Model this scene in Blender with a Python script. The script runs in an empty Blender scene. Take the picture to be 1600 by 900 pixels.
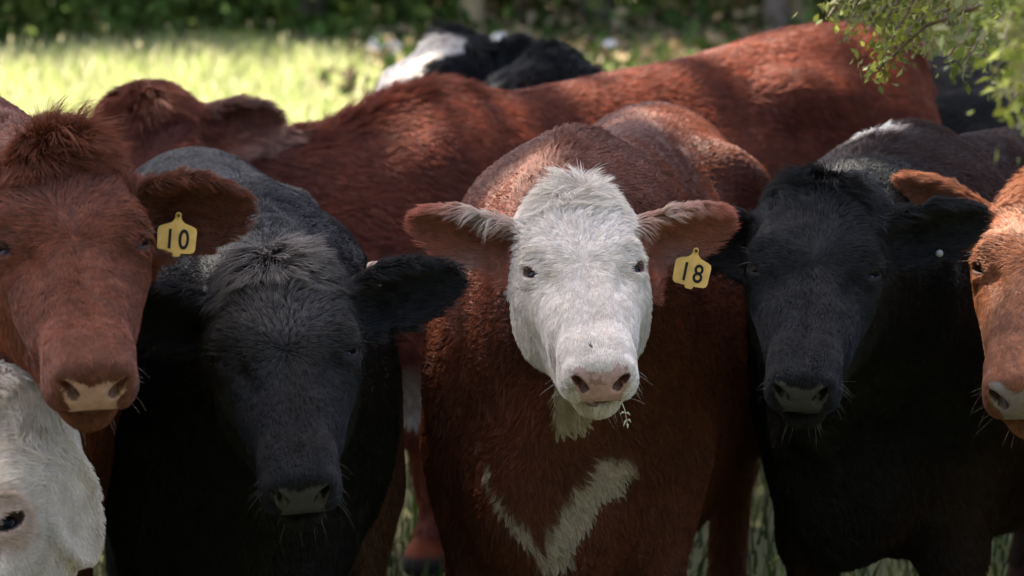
import bpy, math, random
import numpy as np
from math import radians, sin, cos, pi

rng = np.random.default_rng(7)
random.seed(7)
scene = bpy.context.scene
COL = scene.collection
F32 = np.float32

# ---------------------------------------------------------------- camera, sky, sun, exposure
PX = 4536.0                      # focal length in photograph pixels (1600 wide)
PITCH = radians(7.4)
CAM = np.array([0.0, 0.0, 1.6])
RIGHT = np.array([1.0, 0, 0])
UP = np.array([0, sin(PITCH), cos(PITCH)])
FWD = np.array([0, cos(PITCH), -sin(PITCH)])
BACK = -FWD

def at(u, v, d):
    """photograph pixel + depth along the view axis -> a point in the place"""
    return CAM + FWD * d + RIGHT * ((u - 800) / PX * d) - UP * ((v - 450) / PX * d)

cam_data = bpy.data.cameras.new('camera')
cam = bpy.data.objects.new('camera', cam_data)
COL.objects.link(cam)
cam.location = CAM
cam.rotation_euler = (pi / 2 - PITCH, 0, 0)
cam_data.sensor_width = 36.0
cam_data.lens = 36.0 * PX / 1600.0
cam_data.clip_end = 1000
cam_data.clip_start = 0.05
cam_data.dof.use_dof = True
cam_data.dof.focus_distance = 4.62
cam_data.dof.aperture_fstop = 5.6
scene.camera = cam

SUN_TO = np.array([-0.24, 0.42, 0.86]); SUN_TO /= np.linalg.norm(SUN_TO)
world = bpy.data.worlds.new('World')
scene.world = world
world.use_nodes = True
nt = world.node_tree
sky = nt.nodes.new('ShaderNodeTexSky')
sky.sky_type = 'NISHITA'
sky.sun_disc = False
sky.air_density = 0.6
sky.dust_density = 4.5
sky.ozone_density = 0.4
sky.sun_elevation = math.asin(SUN_TO[2])
sky.sun_rotation = math.atan2(SUN_TO[0], SUN_TO[1])
bgn = nt.nodes['Background']
nt.links.new(sky.outputs[0], bgn.inputs[0])
bgn.inputs[1].default_value = 0.13

sun_data = bpy.data.lights.new('sun', 'SUN')
sun_data.energy = 4.6
sun_data.angle = radians(0.5)
sun_data.color = (1.0, 0.93, 0.8)
sun = bpy.data.objects.new('sun', sun_data)
COL.objects.link(sun)
from mathutils import Vector, Matrix
sun.rotation_euler = Vector(SUN_TO).to_track_quat('Z', 'Y').to_euler()

vs = scene.view_settings
vs.view_transform = 'Standard'
vs.look = 'None'
vs.exposure = 2.7
vs.gamma = 1.0
vs.use_curve_mapping = False
scene.cycles.max_bounces = 6
scene.cycles.diffuse_bounces = 3
scene.cycles.glossy_bounces = 2
scene.cycles.transmission_bounces = 4
scene.cycles.transparent_max_bounces = 4
scene.cycles.use_denoising = True
scene.cycles.sample_clamp_indirect = 6.0

# ---------------------------------------------------------------- helpers: noise, meshes, materials
def _hash(ix, iy, iz, seed):
    h = (ix.astype(np.int64) * 374761393 + iy.astype(np.int64) * 668265263 + iz.astype(np.int64) * 2147483647 + seed * 974711) & 0xFFFFFFFF
    h = ((h ^ (h >> 13)) * 1274126177) & 0xFFFFFFFF
    return ((h ^ (h >> 16)) & 0xFFFF).astype(F32) / 65535.0

def noise(p, freq, seed=0):
    """smooth value noise in -1..1"""
    q = p * freq
    i = np.floor(q).astype(np.int64)
    f = (q - i).astype(F32)
    f = f * f * (3 - 2 * f)
    r = 0
    for dx in (0, 1):
        wx = f[:, 0] if dx else 1 - f[:, 0]
        for dy in (0, 1):
            wy = f[:, 1] if dy else 1 - f[:, 1]
            for dz in (0, 1):
                wz = f[:, 2] if dz else 1 - f[:, 2]
                r = r + wx * wy * wz * _hash(i[:, 0] + dx, i[:, 1] + dy, i[:, 2] + dz, seed)
    return r * 2 - 1

def vnoise(p, freq, seed=0):
    return np.stack([noise(p, freq, seed + k * 17) for k in range(3)], 1)

def unit(v):
    v = np.asarray(v, float)
    return v / np.maximum(np.linalg.norm(v, axis=-1, keepdims=True), 1e-9)

def smooth01(x, a, b):
    t = np.clip((x - a) / (b - a), 0, 1)
    return t * t * (3 - 2 * t)

def link(o, parent=None):
    COL.objects.link(o)
    if parent is not None:
        o.parent = parent
    return o

def np_mesh(name, verts, faces, mat=None, parent=None, smooth=False, cols=None):
    """one mesh object from numpy arrays; faces is (n,3) or (n,4)"""
    me = bpy.data.meshes.new(name)
    verts = np.asarray(verts, F32); faces = np.asarray(faces, np.int32)
    n, k = faces.shape
    me.vertices.add(len(verts)); me.vertices.foreach_set('co', verts.ravel())
    me.loops.add(n * k); me.loops.foreach_set('vertex_index', faces.ravel())
    me.polygons.add(n)
    me.polygons.foreach_set('loop_start', np.arange(0, n * k, k, dtype=np.int32))
    if smooth:
        me.polygons.foreach_set('use_smooth', np.ones(n, bool))
    if cols is not None:
        a = me.attributes.new('col', 'FLOAT_COLOR', 'POINT')
        c4 = np.ones((len(verts), 4), F32); c4[:, :3] = cols
        a.data.foreach_set('color', c4.ravel())
    me.update(calc_edges=True); me.validate()
    if mat: me.materials.append(mat)
    return link(bpy.data.objects.new(name, me), parent)

def empty(name, loc=(0, 0, 0)):
    o = bpy.data.objects.new(name, None)
    o.empty_display_size = 0.2
    o.location = loc
    return link(o)

def tag(o, label=None, cat=None, group=None, kind=None):
    if label: o['label'] = label
    if cat: o['category'] = cat
    if group: o['group'] = group
    if kind: o['kind'] = kind
    return o

def material(name):
    m = bpy.data.materials.new(name); m.use_nodes = True
    n = m.node_tree.nodes; l = m.node_tree.links
    return m, n, l, n['Principled BSDF']

def plain(name, col, rough=0.6, spec=0.5, noise_scale=None, amount=0.25, bump=0.0, transl=0.0, coords='Object'):
    m, n, l, b = material(name)
    b.inputs['Base Color'].default_value = (*col, 1)
    b.inputs['Roughness'].default_value = rough
    b.inputs['Specular IOR Level'].default_value = spec
    src = None
    if noise_scale:
        tc = n.new('ShaderNodeTexCoord'); nz = n.new('ShaderNodeTexNoise')
        nz.inputs['Scale'].default_value = noise_scale; nz.inputs['Detail'].default_value = 6
        l.new(tc.outputs[coords], nz.inputs['Vector'])
        rp = n.new('ShaderNodeMapRange')
        rp.inputs['From Min'].default_value = 0.3; rp.inputs['From Max'].default_value = 0.7
        rp.inputs['To Min'].default_value = 1 - amount; rp.inputs['To Max'].default_value = 1 + amount
        l.new(nz.outputs['Fac'], rp.inputs['Value'])
        mx = n.new('ShaderNodeVectorMath'); mx.operation = 'SCALE'
        mx.inputs[0].default_value = col
        l.new(rp.outputs[0], mx.inputs['Scale'])
        l.new(mx.outputs[0], b.inputs['Base Color'])
        src = mx.outputs[0]
        if bump:
            bp = n.new('ShaderNodeBump'); bp.inputs['Strength'].default_value = bump
            bp.inputs['Distance'].default_value = 0.01
            l.new(nz.outputs['Fac'], bp.inputs['Height']); l.new(bp.outputs[0], b.inputs['Normal'])
    return m

def leafmat(name, transl=0.45, rough=0.5, spec=0.25):
    """leaf or blade: colour from the mesh, light passes through"""
    m, n, l, b = material(name)
    a = n.new('ShaderNodeAttribute'); a.attribute_name = 'col'
    l.new(a.outputs['Color'], b.inputs['Base Color'])
    b.inputs['Roughness'].default_value = rough
    b.inputs['Specular IOR Level'].default_value = spec
    t = n.new('ShaderNodeBsdfTranslucent')
    l.new(a.outputs['Color'], t.inputs['Color'])
    mx = n.new('ShaderNodeMixShader'); mx.inputs[0].default_value = transl
    l.new(b.outputs[0], mx.inputs[1]); l.new(t.outputs[0], mx.inputs[2])
    l.new(mx.outputs[0], n['Material Output'].inputs['Surface'])
    return m

def hidemat():
    """the skin under the coat, and the bare nose and lips"""
    m, n, l, b = material('hide')
    a = n.new('ShaderNodeAttribute'); a.attribute_name = 'col'
    r = n.new('ShaderNodeAttribute'); r.attribute_name = 'wet'
    tc = n.new('ShaderNodeTexCoord'); nz = n.new('ShaderNodeTexNoise')
    nz.inputs['Scale'].default_value = 260; nz.inputs['Detail'].default_value = 4
    l.new(tc.outputs['Object'], nz.inputs['Vector'])
    vo = n.new('ShaderNodeTexVoronoi'); vo.inputs['Scale'].default_value = 330
    l.new(tc.outputs['Object'], vo.inputs['Vector'])
    mr = n.new('ShaderNodeMapRange')
    mr.inputs['To Min'].default_value = 0.7; mr.inputs['To Max'].default_value = 1.25
    l.new(nz.outputs['Fac'], mr.inputs['Value'])
    sc = n.new('ShaderNodeVectorMath'); sc.operation = 'SCALE'
    l.new(a.outputs['Color'], sc.inputs[0]); l.new(mr.outputs[0], sc.inputs['Scale'])
    l.new(sc.outputs[0], b.inputs['Base Color'])
    rr = n.new('ShaderNodeMapRange')
    rr.inputs['To Min'].default_value = 0.85; rr.inputs['To Max'].default_value = 0.30
    l.new(r.outputs['Fac'], rr.inputs['Value']); l.new(rr.outputs[0], b.inputs['Roughness'])
    sp = n.new('ShaderNodeMapRange'); sp.inputs['To Min'].default_value = .15; sp.inputs['To Max'].default_value = .5
    l.new(r.outputs['Fac'], sp.inputs['Value']); l.new(sp.outputs[0], b.inputs['Specular IOR Level'])
    bp = n.new('ShaderNodeBump'); bp.inputs['Strength'].default_value = 0.35; bp.inputs['Distance'].default_value = 0.0016
    l.new(vo.outputs['Distance'], bp.inputs['Height']); l.new(bp.outputs[0], b.inputs['Normal'])
    b.inputs['Subsurface Weight'].default_value = 0.0
    return m

def furmat():
    m, n, l, b = material('coat')
    a = n.new('ShaderNodeAttribute'); a.attribute_name = 'col'
    l.new(a.outputs['Color'], b.inputs['Base Color'])
    b.inputs['Roughness'].default_value = 0.5
    b.inputs['Specular IOR Level'].default_value = 0.12
    tr = n.new('ShaderNodeBsdfTranslucent'); l.new(a.outputs['Color'], tr.inputs['Color'])
    m1 = n.new('ShaderNodeMixShader'); m1.inputs[0].default_value = 0.25
    l.new(b.outputs[0], m1.inputs[1]); l.new(tr.outputs[0], m1.inputs[2])
    h = n.new('ShaderNodeBsdfHair'); h.component = 'Reflection'
    h.inputs['RoughnessU'].default_value = 0.28; h.inputs['RoughnessV'].default_value = 0.6
    h.inputs['Color'].default_value = (0.5, 0.5, 0.5, 1)
    mx = n.new('ShaderNodeMixShader'); mx.inputs[0].default_value = 0.03
    l.new(m1.outputs[0], mx.inputs[1]); l.new(h.outputs[0], mx.inputs[2])
    l.new(mx.outputs[0], n['Material Output'].inputs['Surface'])
    return m

HIDE = hidemat()
FUR = furmat()

def leaf_cloud(pos, size, col, aspect=0.5, up=0.0, droop=None):
    """many separate small leaves: two bent triangles each, random facing"""
    n = len(pos)
    d = unit(rng.normal(size=(n, 3)) + (np.array([0, 0, up]) if droop is None else droop))
    s = unit(np.cross(d, rng.normal(size=(n, 3))))
    nn = np.cross(d, s)
    L = size[:, None]
    a = pos; b = pos + d * L * .5 + s * L * aspect * .5 + nn * L * .1
    c = pos + d * L; e = pos + d * L * .5 - s * L * aspect * .5 + nn * L * .1
    v = np.stack([a, b, c, e], 1).reshape(-1, 3)
    f = np.arange(n * 4).reshape(n, 4)
    return v, f, np.repeat(col, 4, 0)

def tube(pts, rads, sides=8):
    pts = np.asarray(pts, float); rads = np.asarray(rads, float)
    V = []; Fc = []
    m = len(pts)
    for i in range(m):
        t = unit(pts[min(i + 1, m - 1)] - pts[max(i - 1, 0)])
        a = unit(np.cross(t, [0.31, 0.22, 0.9] if abs(t[2]) < .95 else [1, 0, 0])); b = np.cross(t, a)
        for k in range(sides):
            an = 2 * pi * k / sides
            V.append(pts[i] + rads[i] * (a * cos(an) + b * sin(an)))
    for i in range(m - 1):
        for k in range(sides):
            k2 = (k + 1) % sides
            Fc.append((i * sides + k, i * sides + k2, (i + 1) * sides + k2, (i + 1) * sides + k))
    return np.array(V), np.array(Fc)

def merge(parts):
    V = []; Fc = []; C = []; o = 0
    for p in parts:
        V.append(p[0]); Fc.append(np.asarray(p[1]) + o); o += len(p[0])
        if len(p) > 2: C.append(p[2])
    return np.concatenate(V), np.concatenate(Fc), (np.concatenate(C) if C else None)

def in_view(P, margin=0.18, near=0.3):
    r = P - CAM
    d = r @ FWD
    u = (r @ RIGHT) / np.maximum(d, .01) * PX; v = -(r @ UP) / np.maximum(d, .01) * PX
    return (d > near) & (np.abs(u) < 800 * (1 + margin)) & (np.abs(v) < 450 * (1 + margin))

#@@GROUND
# ---------------------------------------------------------------- ground: one sheet to the horizon
def ground_z(x, y):
    return 0.0 * x
def build_ground():
    m, n, l, b = material('pasture_soil')
    tc = n.new('ShaderNodeTexCoord')
    nz = n.new('ShaderNodeTexNoise'); nz.inputs['Scale'].default_value = 0.9; nz.inputs['Detail'].default_value = 8
    l.new(tc.outputs['Object'], nz.inputs['Vector'])
    cr = n.new('ShaderNodeValToRGB')
    e = cr.color_ramp.elements
    e[0].position = 0.35; e[0].color = (0.045, 0.052, 0.022, 1)
    e[1].position = 0.7; e[1].color = (0.15, 0.14, 0.065, 1)
    l.new(nz.outputs['Fac'], cr.inputs[0]); l.new(cr.outputs[0], b.inputs['Base Color'])
    b.inputs['Roughness'].default_value = 0.95
    b.inputs['Specular IOR Level'].default_value = 0.1
    xs = np.concatenate([[-400, -150, -60], np.linspace(-25, 25, 41), [60, 150, 400]])
    ys = np.concatenate([[-100, -30, -8], np.linspace(0, 60, 61), [90, 180, 400, 800]])
    X, Y = np.meshgrid(xs, ys, indexing='ij')
    V = np.stack([X, Y, np.zeros_like(X)], -1).reshape(-1, 3)
    V[:, 2] = noise(V, .35, 3) * .02
    a, c = X.shape
    i = (np.arange(a - 1)[:, None] * c + np.arange(c - 1)[None]).ravel()
    Fq = np.stack([i, i + c, i + c + 1, i + 1], 1)
    g = np_mesh('ground', V, Fq, m, smooth=True)
    tag(g, kind='structure')

def grass_patch(name, label, x0, x1, y0, y1, n, h0, h1, width, palette, heads=0.0):
    x = rng.uniform(x0, x1, n); y = rng.uniform(y0, y1, n)
    P = np.stack([x, y, np.zeros(n)], 1)
    if heads:
        ok = (x < -.05 * y + .5 * noise(P, .6, 15)) | (rng.random(n) < .10)
        P = P[ok]; n = len(P)
    dens = noise(P, .55, 5) * .5 + noise(P, 1.7, 6) * .5
    h = (h0 + (h1 - h0) * rng.random(n) ** 1.5) * (1 + .45 * dens)
    lean = rng.normal(size=(n, 2)) * .28 + np.array([.12, -.05])
    az = rng.uniform(0, 2 * pi, n)
    side = np.stack([np.cos(az), np.sin(az), np.zeros(n)], 1) * (width * (1 + rng.random(n)))[:, None]
    tip = P.copy(); tip[:, :2] += lean * h[:, None]; tip[:, 2] = h
    mid = P.copy(); mid[:, :2] += lean * h[:, None] * .3; mid[:, 2] = h * .58
    V = np.stack([P - side, P + side, mid + side * .75, tip, mid - side * .75], 1).reshape(-1, 3)
    k = np.arange(n)[:, None] * 5
    T = np.concatenate([k + [0, 1, 2], k + [0, 2, 4], k + [4, 2, 3]])
    pal = np.array(palette)
    c = pal[rng.integers(0, len(pal), n)] * (0.75 + .5 * rng.random((n, 1)))
    C = np.repeat(c, 5, 0)
    parts = [(V, T, C)]
    if heads:
        idx = np.where(rng.random(n) < heads)[0]
        hp = tip[idx]; q = len(idx)
        dz = np.array([0, 0, 1.0]); L = rng.uniform(.05, .1, q)[:, None]; w = .009
        v = np.stack([hp, hp + [w, 0, 0] + dz * L * .5, hp + dz * L, hp + [-w, 0, 0] + dz * L * .5, hp + [0, w, 0] + dz * L * .5], 1).reshape(-1, 3)
        kk = np.arange(q)[:, None] * 5
        t = np.concatenate([kk + [0, 1, 4], kk + [1, 2, 4], kk + [0, 4, 3], kk + [4, 2, 3]])
        cc = np.repeat(np.array([[.5, .44, .27]]) * (0.8 + .4 * rng.random((q, 1))), 5, 0)
        parts.append((v, t, cc))
    V, T, C = merge(parts)
    o = np_mesh(name, V, T, GRASS, cols=C)
    tag(o, label, 'grass', kind='stuff')
GRASS = leafmat('grass_blade', .5, .55)
build_ground()
grass_patch('meadow_grass', 'tall sunlit yellow green meadow grass behind the herd', -9, 9, 14.5, 30.8, 95000, .16, .42, .006,
            [(.29, .315, .11), (.34, .335, .16), (.24, .285, .085), (.40, .37, .23), (.18, .23, .065)], heads=.02)
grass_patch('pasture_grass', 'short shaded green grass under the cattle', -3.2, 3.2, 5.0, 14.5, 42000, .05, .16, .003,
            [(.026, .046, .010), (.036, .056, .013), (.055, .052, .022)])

#@@WOOD
# ---------------------------------------------------------------- background wood edge
BARK = plain('bark', (.16, .12, .085), .9, .2, 30, .5, .6)
PALEBARK = plain('pale_bark', (.30, .22, .11), .9, .2, 25, .3, .5)
LEAF = leafmat('leaf', .4, .45)

WOODLEAF = leafmat('wood_leaf', .15, .9, .04)
def woodland():
    n = 46000
    x = rng.uniform(-14, 14, n); y = 30.9 + rng.random(n) ** 1.2 * 9; z = rng.random(n) ** 1.6 * 7
    P = np.stack([x, y, z], 1)
    k = noise(P, .9, 21) + .6 * noise(P, 2.2, 22)
    thin = np.where((x > -.6) & (x < 5.0) & (z < 1.4), -.15, -.9)
    keep = (k > thin - .25 * (y > 33)) 
    P = P[keep]; n = len(P)
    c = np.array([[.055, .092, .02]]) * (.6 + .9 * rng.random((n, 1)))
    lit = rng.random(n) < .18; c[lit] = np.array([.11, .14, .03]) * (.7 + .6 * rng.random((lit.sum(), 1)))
    dry = (P[:, 0] > -.5) & (rng.random(n) < .45) & (P[:, 2] < 1.0)
    c[dry] = np.array([.34, .25, .13]) * (.4 + .9 * rng.random((dry.sum(), 1)))
    v, f, c = leaf_cloud(P, rng.uniform(.10, .26, n), c, .6)
    m = 20000                                     # the closed crowns over the wood edge
    P2 = np.stack([rng.uniform(-15, 15, m), rng.uniform(30.4, 44, m), rng.uniform(3.2, 9, m)], 1)
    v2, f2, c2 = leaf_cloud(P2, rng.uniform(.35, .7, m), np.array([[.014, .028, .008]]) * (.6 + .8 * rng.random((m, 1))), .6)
    m = 11000                                    # deeper thicket that closes the view through the wood
    P3 = np.stack([rng.uniform(-18, 18, m), rng.uniform(41, 49, m), rng.random(m) * 3.5], 1)
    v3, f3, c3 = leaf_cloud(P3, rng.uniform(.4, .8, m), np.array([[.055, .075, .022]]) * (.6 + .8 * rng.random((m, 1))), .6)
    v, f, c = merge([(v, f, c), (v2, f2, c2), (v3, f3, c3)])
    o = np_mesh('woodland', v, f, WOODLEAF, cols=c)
    tag(o, 'dark green woodland edge behind the meadow', 'woodland', kind='stuff')
    # low brush, with the tree shade on the meadow put into its dark colour
    n = 26000
    P = np.stack([rng.uniform(-2.2, 6, n), rng.uniform(15, 38, n), rng.random(n) ** 2 * .40], 1)
    P = P[P[:, 0] > -.05 * P[:, 1] + .5 * noise(P * [1, 1, 0], .6, 15)]; n = len(P)
    c = np.array([.22, .16, .09]) * (.3 + 1.1 * rng.random((n, 1)))
    gr = rng.random(n) < .5; c[gr] = np.array([.055, .085, .02]) * (.4 + 1.0 * rng.random((gr.sum(), 1)))
    v, f, c = leaf_cloud(P, rng.uniform(.08, .2, n), c, .6)
    o = np_mesh('shade_brush', v, f, WOODLEAF, cols=c)
    tag(o, 'brown and green low brush right of the sunlit meadow, coloured dark for tree shade', 'leaf litter', kind='stuff')

def far_tree(u, d, r, mat, label):
    b = at(u, 40, d); b[2] = 0
    root = empty('tree', b); tag(root, label, 'tree', 'trees along the far wood edge')
    h = 7.0
    pts = [np.array([noise(np.array([[b[0] * 3, 0, z * .4]]), 1, 9)[0] * .15 * z / 3, 0, z]) for z in np.linspace(-.1, h, 8)]
    v, f = tube(pts, np.linspace(r * 1.15, r * .35, 8), 10)
    np_mesh('trunk', v, f, mat, root, True)
    parts = []
    for k in range(6):
        z = 3 + k * .6; an = k * 2.3
        p0 = np.array([0, 0, z]); p1 = p0 + np.array([cos(an), sin(an), .6]) * 1.1; p2 = p1 + np.array([cos(an), sin(an), .3]) * .9
        parts.append(tube([p0, p1, p2], [r * .4, r * .25, .02], 6))
    v, f, _ = merge(parts); np_mesh('limbs', v, f, mat, root, True)
    n = 1500
    P = unit(rng.normal(size=(n, 3))) * (rng.random((n, 1)) ** .4) * np.array([2.3, 2.3, 2.0]) + np.array([0, 0, 5.8])
    P = P[noise(P, 1.1, 31) > -.35]; n = len(P)
    c = np.array([[.05, .1, .02]]) * (.5 + 1.1 * rng.random((n, 1)))
    v, f, c = leaf_cloud(P, rng.uniform(.16, .32, n), c, .6)
    np_mesh('crown', v, f, LEAF, root, cols=c)
woodland()
def camera_side_blocker():
    # unseen leaf mass added behind the camera to block low sky light
    n = 12000
    P = np.stack([rng.uniform(-13, 13, n), rng.uniform(-7.5, -3.2, n), rng.random(n) * 8.0], 1)
    P = P[noise(P, .7, 91) > -.75]; n = len(P)
    c = np.array([[.03, .055, .015]]) * (.6 + .9 * rng.random((n, 1)))
    v, f, c = leaf_cloud(P, rng.uniform(.3, .6, n), c, .6)
    o = np_mesh('leaf_blocker', v, f, LEAF, cols=c)
    tag(o, 'added unseen leaf mass behind the camera blocking low sky light', 'blocker', kind='stuff')
camera_side_blocker()
far_tree(735, 31.5, .13, PALEBARK, 'far tree with pale yellowish trunk above the black and white cow head')
far_tree(1213, 31.3, .13, BARK, 'far tree with thin dark trunk above the red cow back')
far_tree(1250, 32.0, .12, PALEBARK, 'far tree with thin pale trunk beside the dark trunk')
far_tree(930, 34, .2, BARK, 'far brown tree trunk deep in the brush')
far_tree(480, 35, .2, BARK, 'far shaded tree trunk in the dark green wood')

FLOWER = plain('white_petal', (.82, .8, .76), .7, .2)
STEM = plain('flower_stem', (.16, .24, .06), .7, .2)
def flower(u, v, d, r, label):
    p = at(u, v, d)
    root = empty('wild_flower', (p[0], p[1], 0)); tag(root, label, 'flower', 'white flowers along the meadow edge')
    vv, f = tube([(0, 0, 0), (.02, 0, p[2] * .5), (0, 0, p[2])], [.006, .005, .004], 6)
    np_mesh('stem', vv, f, STEM, root)
    n = 240
    P = unit(rng.normal(size=(n, 3)))
    P[:, 2] = np.abs(P[:, 2]) * .9 - .15
    P *= r * (.7 + .3 * rng.random((n, 1)))
    vv, f, c = leaf_cloud(P + [0, 0, p[2]], np.full(n, r * .55), np.ones((n, 3)), .7)
    np_mesh('flower_head', vv, f, FLOWER, root)
for (u, v, d, r, lab) in [(600, 76, 28, .13, 'white round flower head left of the black and white cow head'),
                     (590, 100, 27, .06, 'tiny pale flower below the leftmost white flower head'),
                     (779, 66, 28, .08, 'white flower head between the two black cow heads'),
                     (906, 90, 28, .085, 'leftmost white flower head right of the black cow heads'),
                     (955, 82, 28, .11, 'largest white flower head above the red cow back'),
                     (985, 84, 29, .075, 'rightmost white flower head above the red cow back')]:
    flower(u, v, d, r, lab)

#@@COWS
# ---------------------------------------------------------------- cattle: one continuous surface grown from a smooth distance field
def smin(a, b, k):
    h = np.maximum(k - np.abs(a - b), 0) / k
    return np.minimum(a, b) - h * h * k * .25
def smax(a, b, k):
    return -smin(-a, -b, k)
def vec(*a): return np.array(a, F32)
def ell(p, c, r):
    q = (p - vec(*c)); r = vec(*r)
    k0 = np.sqrt(((q / r) ** 2).sum(1)); k1 = np.sqrt(((q / (r * r)) ** 2).sum(1))
    return k0 * (k0 - 1) / np.maximum(k1, 1e-6)
def rcone(p, a, b, ra, rb):
    a = vec(*a); ba = vec(*b) - a
    pa = p - a
    h = np.clip(pa @ ba / (ba @ ba), 0, 1)
    d = pa - h[:, None] * ba
    return np.sqrt((d * d).sum(1)) - (ra + (rb - ra) * h)
def rbox(p, c, b, r):
    q = np.abs(p - vec(*c)) - (vec(*b) - r)
    return np.sqrt((np.maximum(q, 0) ** 2).sum(1)) + np.minimum(q.max(1), 0) - r

EYE = np.array([.088, .190, -.050], F32)
EYEDIR = unit(np.array([.70, .02, .71])).astype(F32)
EYELONG = unit(np.array([-.75, .58, .12])).astype(F32)
EYELONG = unit(EYELONG - EYEDIR * (EYELONG @ EYEDIR)).astype(F32)
EYESHORT = np.cross(EYEDIR, EYELONG).astype(F32)

NOSTRIL = np.array([.0430, .4930, -.0500], F32)
NOS_L = unit(np.array([.66, -.26, .70])).astype(F32)
NOS_D = unit(np.array([.30, .95, .08])); NOS_D = unit(NOS_D - NOS_L * (NOS_D @ NOS_L)).astype(F32)
NOS_S = np.cross(NOS_L, NOS_D).astype(F32)

def head_sdf(q, g):
    """head in its own frame: s to the cow's left, t down the face, n out of the forehead"""
    P = q.copy(); P[:, 0] = np.abs(P[:, 0])
    jw = g.get('jaw', 1.0)
    d = ell(P, (0, .100, -.085), (.096, .145, .084))
    d = smin(d, ell(P, (0, .004, -.085), (.082, .048, .062)), .06)
    d = smin(d, ell(P, (.070, .140, -.052), (.038, .055, .042)), .035)
    d = smin(d, rcone(P, (.032, .18, -.066), (.026, .415, -.058), .058, .042), .05)
    d = smin(d, rcone(P, (.080, .205, -.082), (.056, .340, -.088), .028, .028), .04)
    d = smin(d, ell(P, (.058 * jw, .165, -.150), (.042 * jw, .105, .085)), .05)
    d = smin(d, rcone(P, (.042 * jw, .20, -.195), (.026, .415, -.130), .042, .028), .05)
    d = smin(d, ell(P, (0, .25, -.145), (.055, .17, .065)), .05)
    # muzzle
    d = smin(d, rbox(P, (0, .435, -.066), (.068, .052, .052), .040), .035)
    d = smin(d, ell(P, (.044, .450, -.086), (.032, .036, .034)), .02)
    d = smin(d, ell(P, (0, .470, -.062), (.050, .024, .044)), .022)
    d = smin(d, ell(P, (.050, .470, -.048), (.019, .022, .026)), .014)
    # nostrils: a comma, wide low and inside, thin high and outside
    o = P - NOSTRIL
    lo = np.sqrt((o @ NOS_L / .0185) ** 2 + (o @ NOS_S / .0068) ** 2 + (o @ NOS_D / .024) ** 2)
    d = smax(d, -(lo - 1) * .0068, .006)
    d = smax(d, -rcone(P, (.032, .500, -.066), (.036, .488, -.060), .0095, .007), .006)
    # chin and mouth slit
    d = smin(d, ell(P, (0, .438, -.134), (.047, .048, .031)), .014)
    d = smax(d, -ell(P, (0, .474, -.1145), (.064, .050, .0026)), .012)
    # temple and cheek hollows
    d = smax(d, -ell(P, (.125, .255, -.022), (.034, .070, .026)), .04)
    d = smin(d, rcone(P, (.070, .152, -.026), (.100, .172, -.044), .013, .012), .022)      # brow
    d = smax(d, -rcone(P, (.079, .222, -.020), (.066, .275, -.010), .008, .007), .026)     # tear trough
    d = smin(d, rcone(P, (.082, .232, -.062), (.060, .330, -.060), .012, .010), .03)       # cheek crest
    # lids round the eyeball
    e = P - EYE
    d = smin(d, np.sqrt((e * e).sum(1)) - .0252, .018)
    o = e - EYEDIR * .0245
    op = np.stack([o @ EYELONG / .0195, o @ EYESHORT / g.get('lid', .0090), o @ EYEDIR / .013], 1)
    d = smax(d, -(np.sqrt((op * op).sum(1)) - 1) * .008, .004)
    return d

def ear_sdf(q, E):
    B, D, N, S, L, Wm, th = E['B'], E['D'], E['N'], E['S'], E['L'], E['W'], E['th']
    r = q - B
    u = r @ D; w = r @ S; v = r @ N
    x = np.clip(u / L, -.2, 1.2)
    W = Wm * np.clip(1 - ((x - .45) / .57) ** 2, .0, 1) ** np.where(x > .45, .72, .5) * (.62 + .38 * smooth01(x, 0, .45))
    curl = 1.15 - .65 * smooth01(x, 0, .7)
    v0 = curl * (w * w) / Wm - .012 + E.get('bend', 0) * L * x * x
    d = smax((np.abs(v - v0) - th) * .75, (np.abs(w) - W) * .8, .010)
    d = smax(d, u - L, .01); d = smax(d, -u - .03, .01)
    return d

class Cow:
    pass

def make_frame(psi, tau, roll):
    R = cos(psi) * RIGHT - sin(psi) * BACK
    B = cos(psi) * BACK + sin(psi) * RIGHT
    s = R; t = -cos(tau) * UP + sin(tau) * B; n = sin(tau) * UP + cos(tau) * B
    def ro(v):
        x, y, z = v @ RIGHT, v @ UP, v @ BACK
        return RIGHT * (x * cos(roll) + y * sin(roll)) + UP * (y * cos(roll) - x * sin(roll)) + BACK * z
    return ro(s), ro(t), ro(n)

def cow_setup(origin, fwd, sc, zs, poll, psi, tau, roll, hs, ears, pitch=0.0, **g):
    c = Cow()
    f = unit(np.array([fwd[0], fwd[1], 0.]))
    left = np.array([-f[1], f[0], 0.])
    c.M = np.stack([f, left, [0, 0, 1.]], 1)            # local -> world
    c.o = np.array([origin[0], origin[1], 0.])
    c.sc = sc; c.zs = zs; c.hs = hs; c.g = g; c.pitch = pitch
    s, t, n = make_frame(radians(psi), radians(tau), radians(roll))
    c.Hw = np.stack([s, t, n], 1)
    c.H = (c.M.T @ c.Hw).astype(F32)
    c.O = (c.M.T @ (poll - c.o)).astype(F32)
    c.ears = []
    for side, e in zip((1, -1), ears):
        if e is None: continue
        dv, nv = e['dir'], e['open']
        toq = lambda a: c.Hw.T @ (RIGHT * a[0] + UP * a[1] + BACK * a[2])
        D = unit(toq(dv)); N = toq(nv); N = unit(N - D * (N @ D)); S = np.cross(D, N)
        c.ears.append(dict(B=np.array([side * .078, .045, -.105], F32), D=D.astype(F32), N=N.astype(F32), S=S.astype(F32),
                           L=e.get('L', .2), W=e.get('W', .058), th=g.get('ear_th', .0075), bend=e.get('bend', 0), side=side))
    return c

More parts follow.
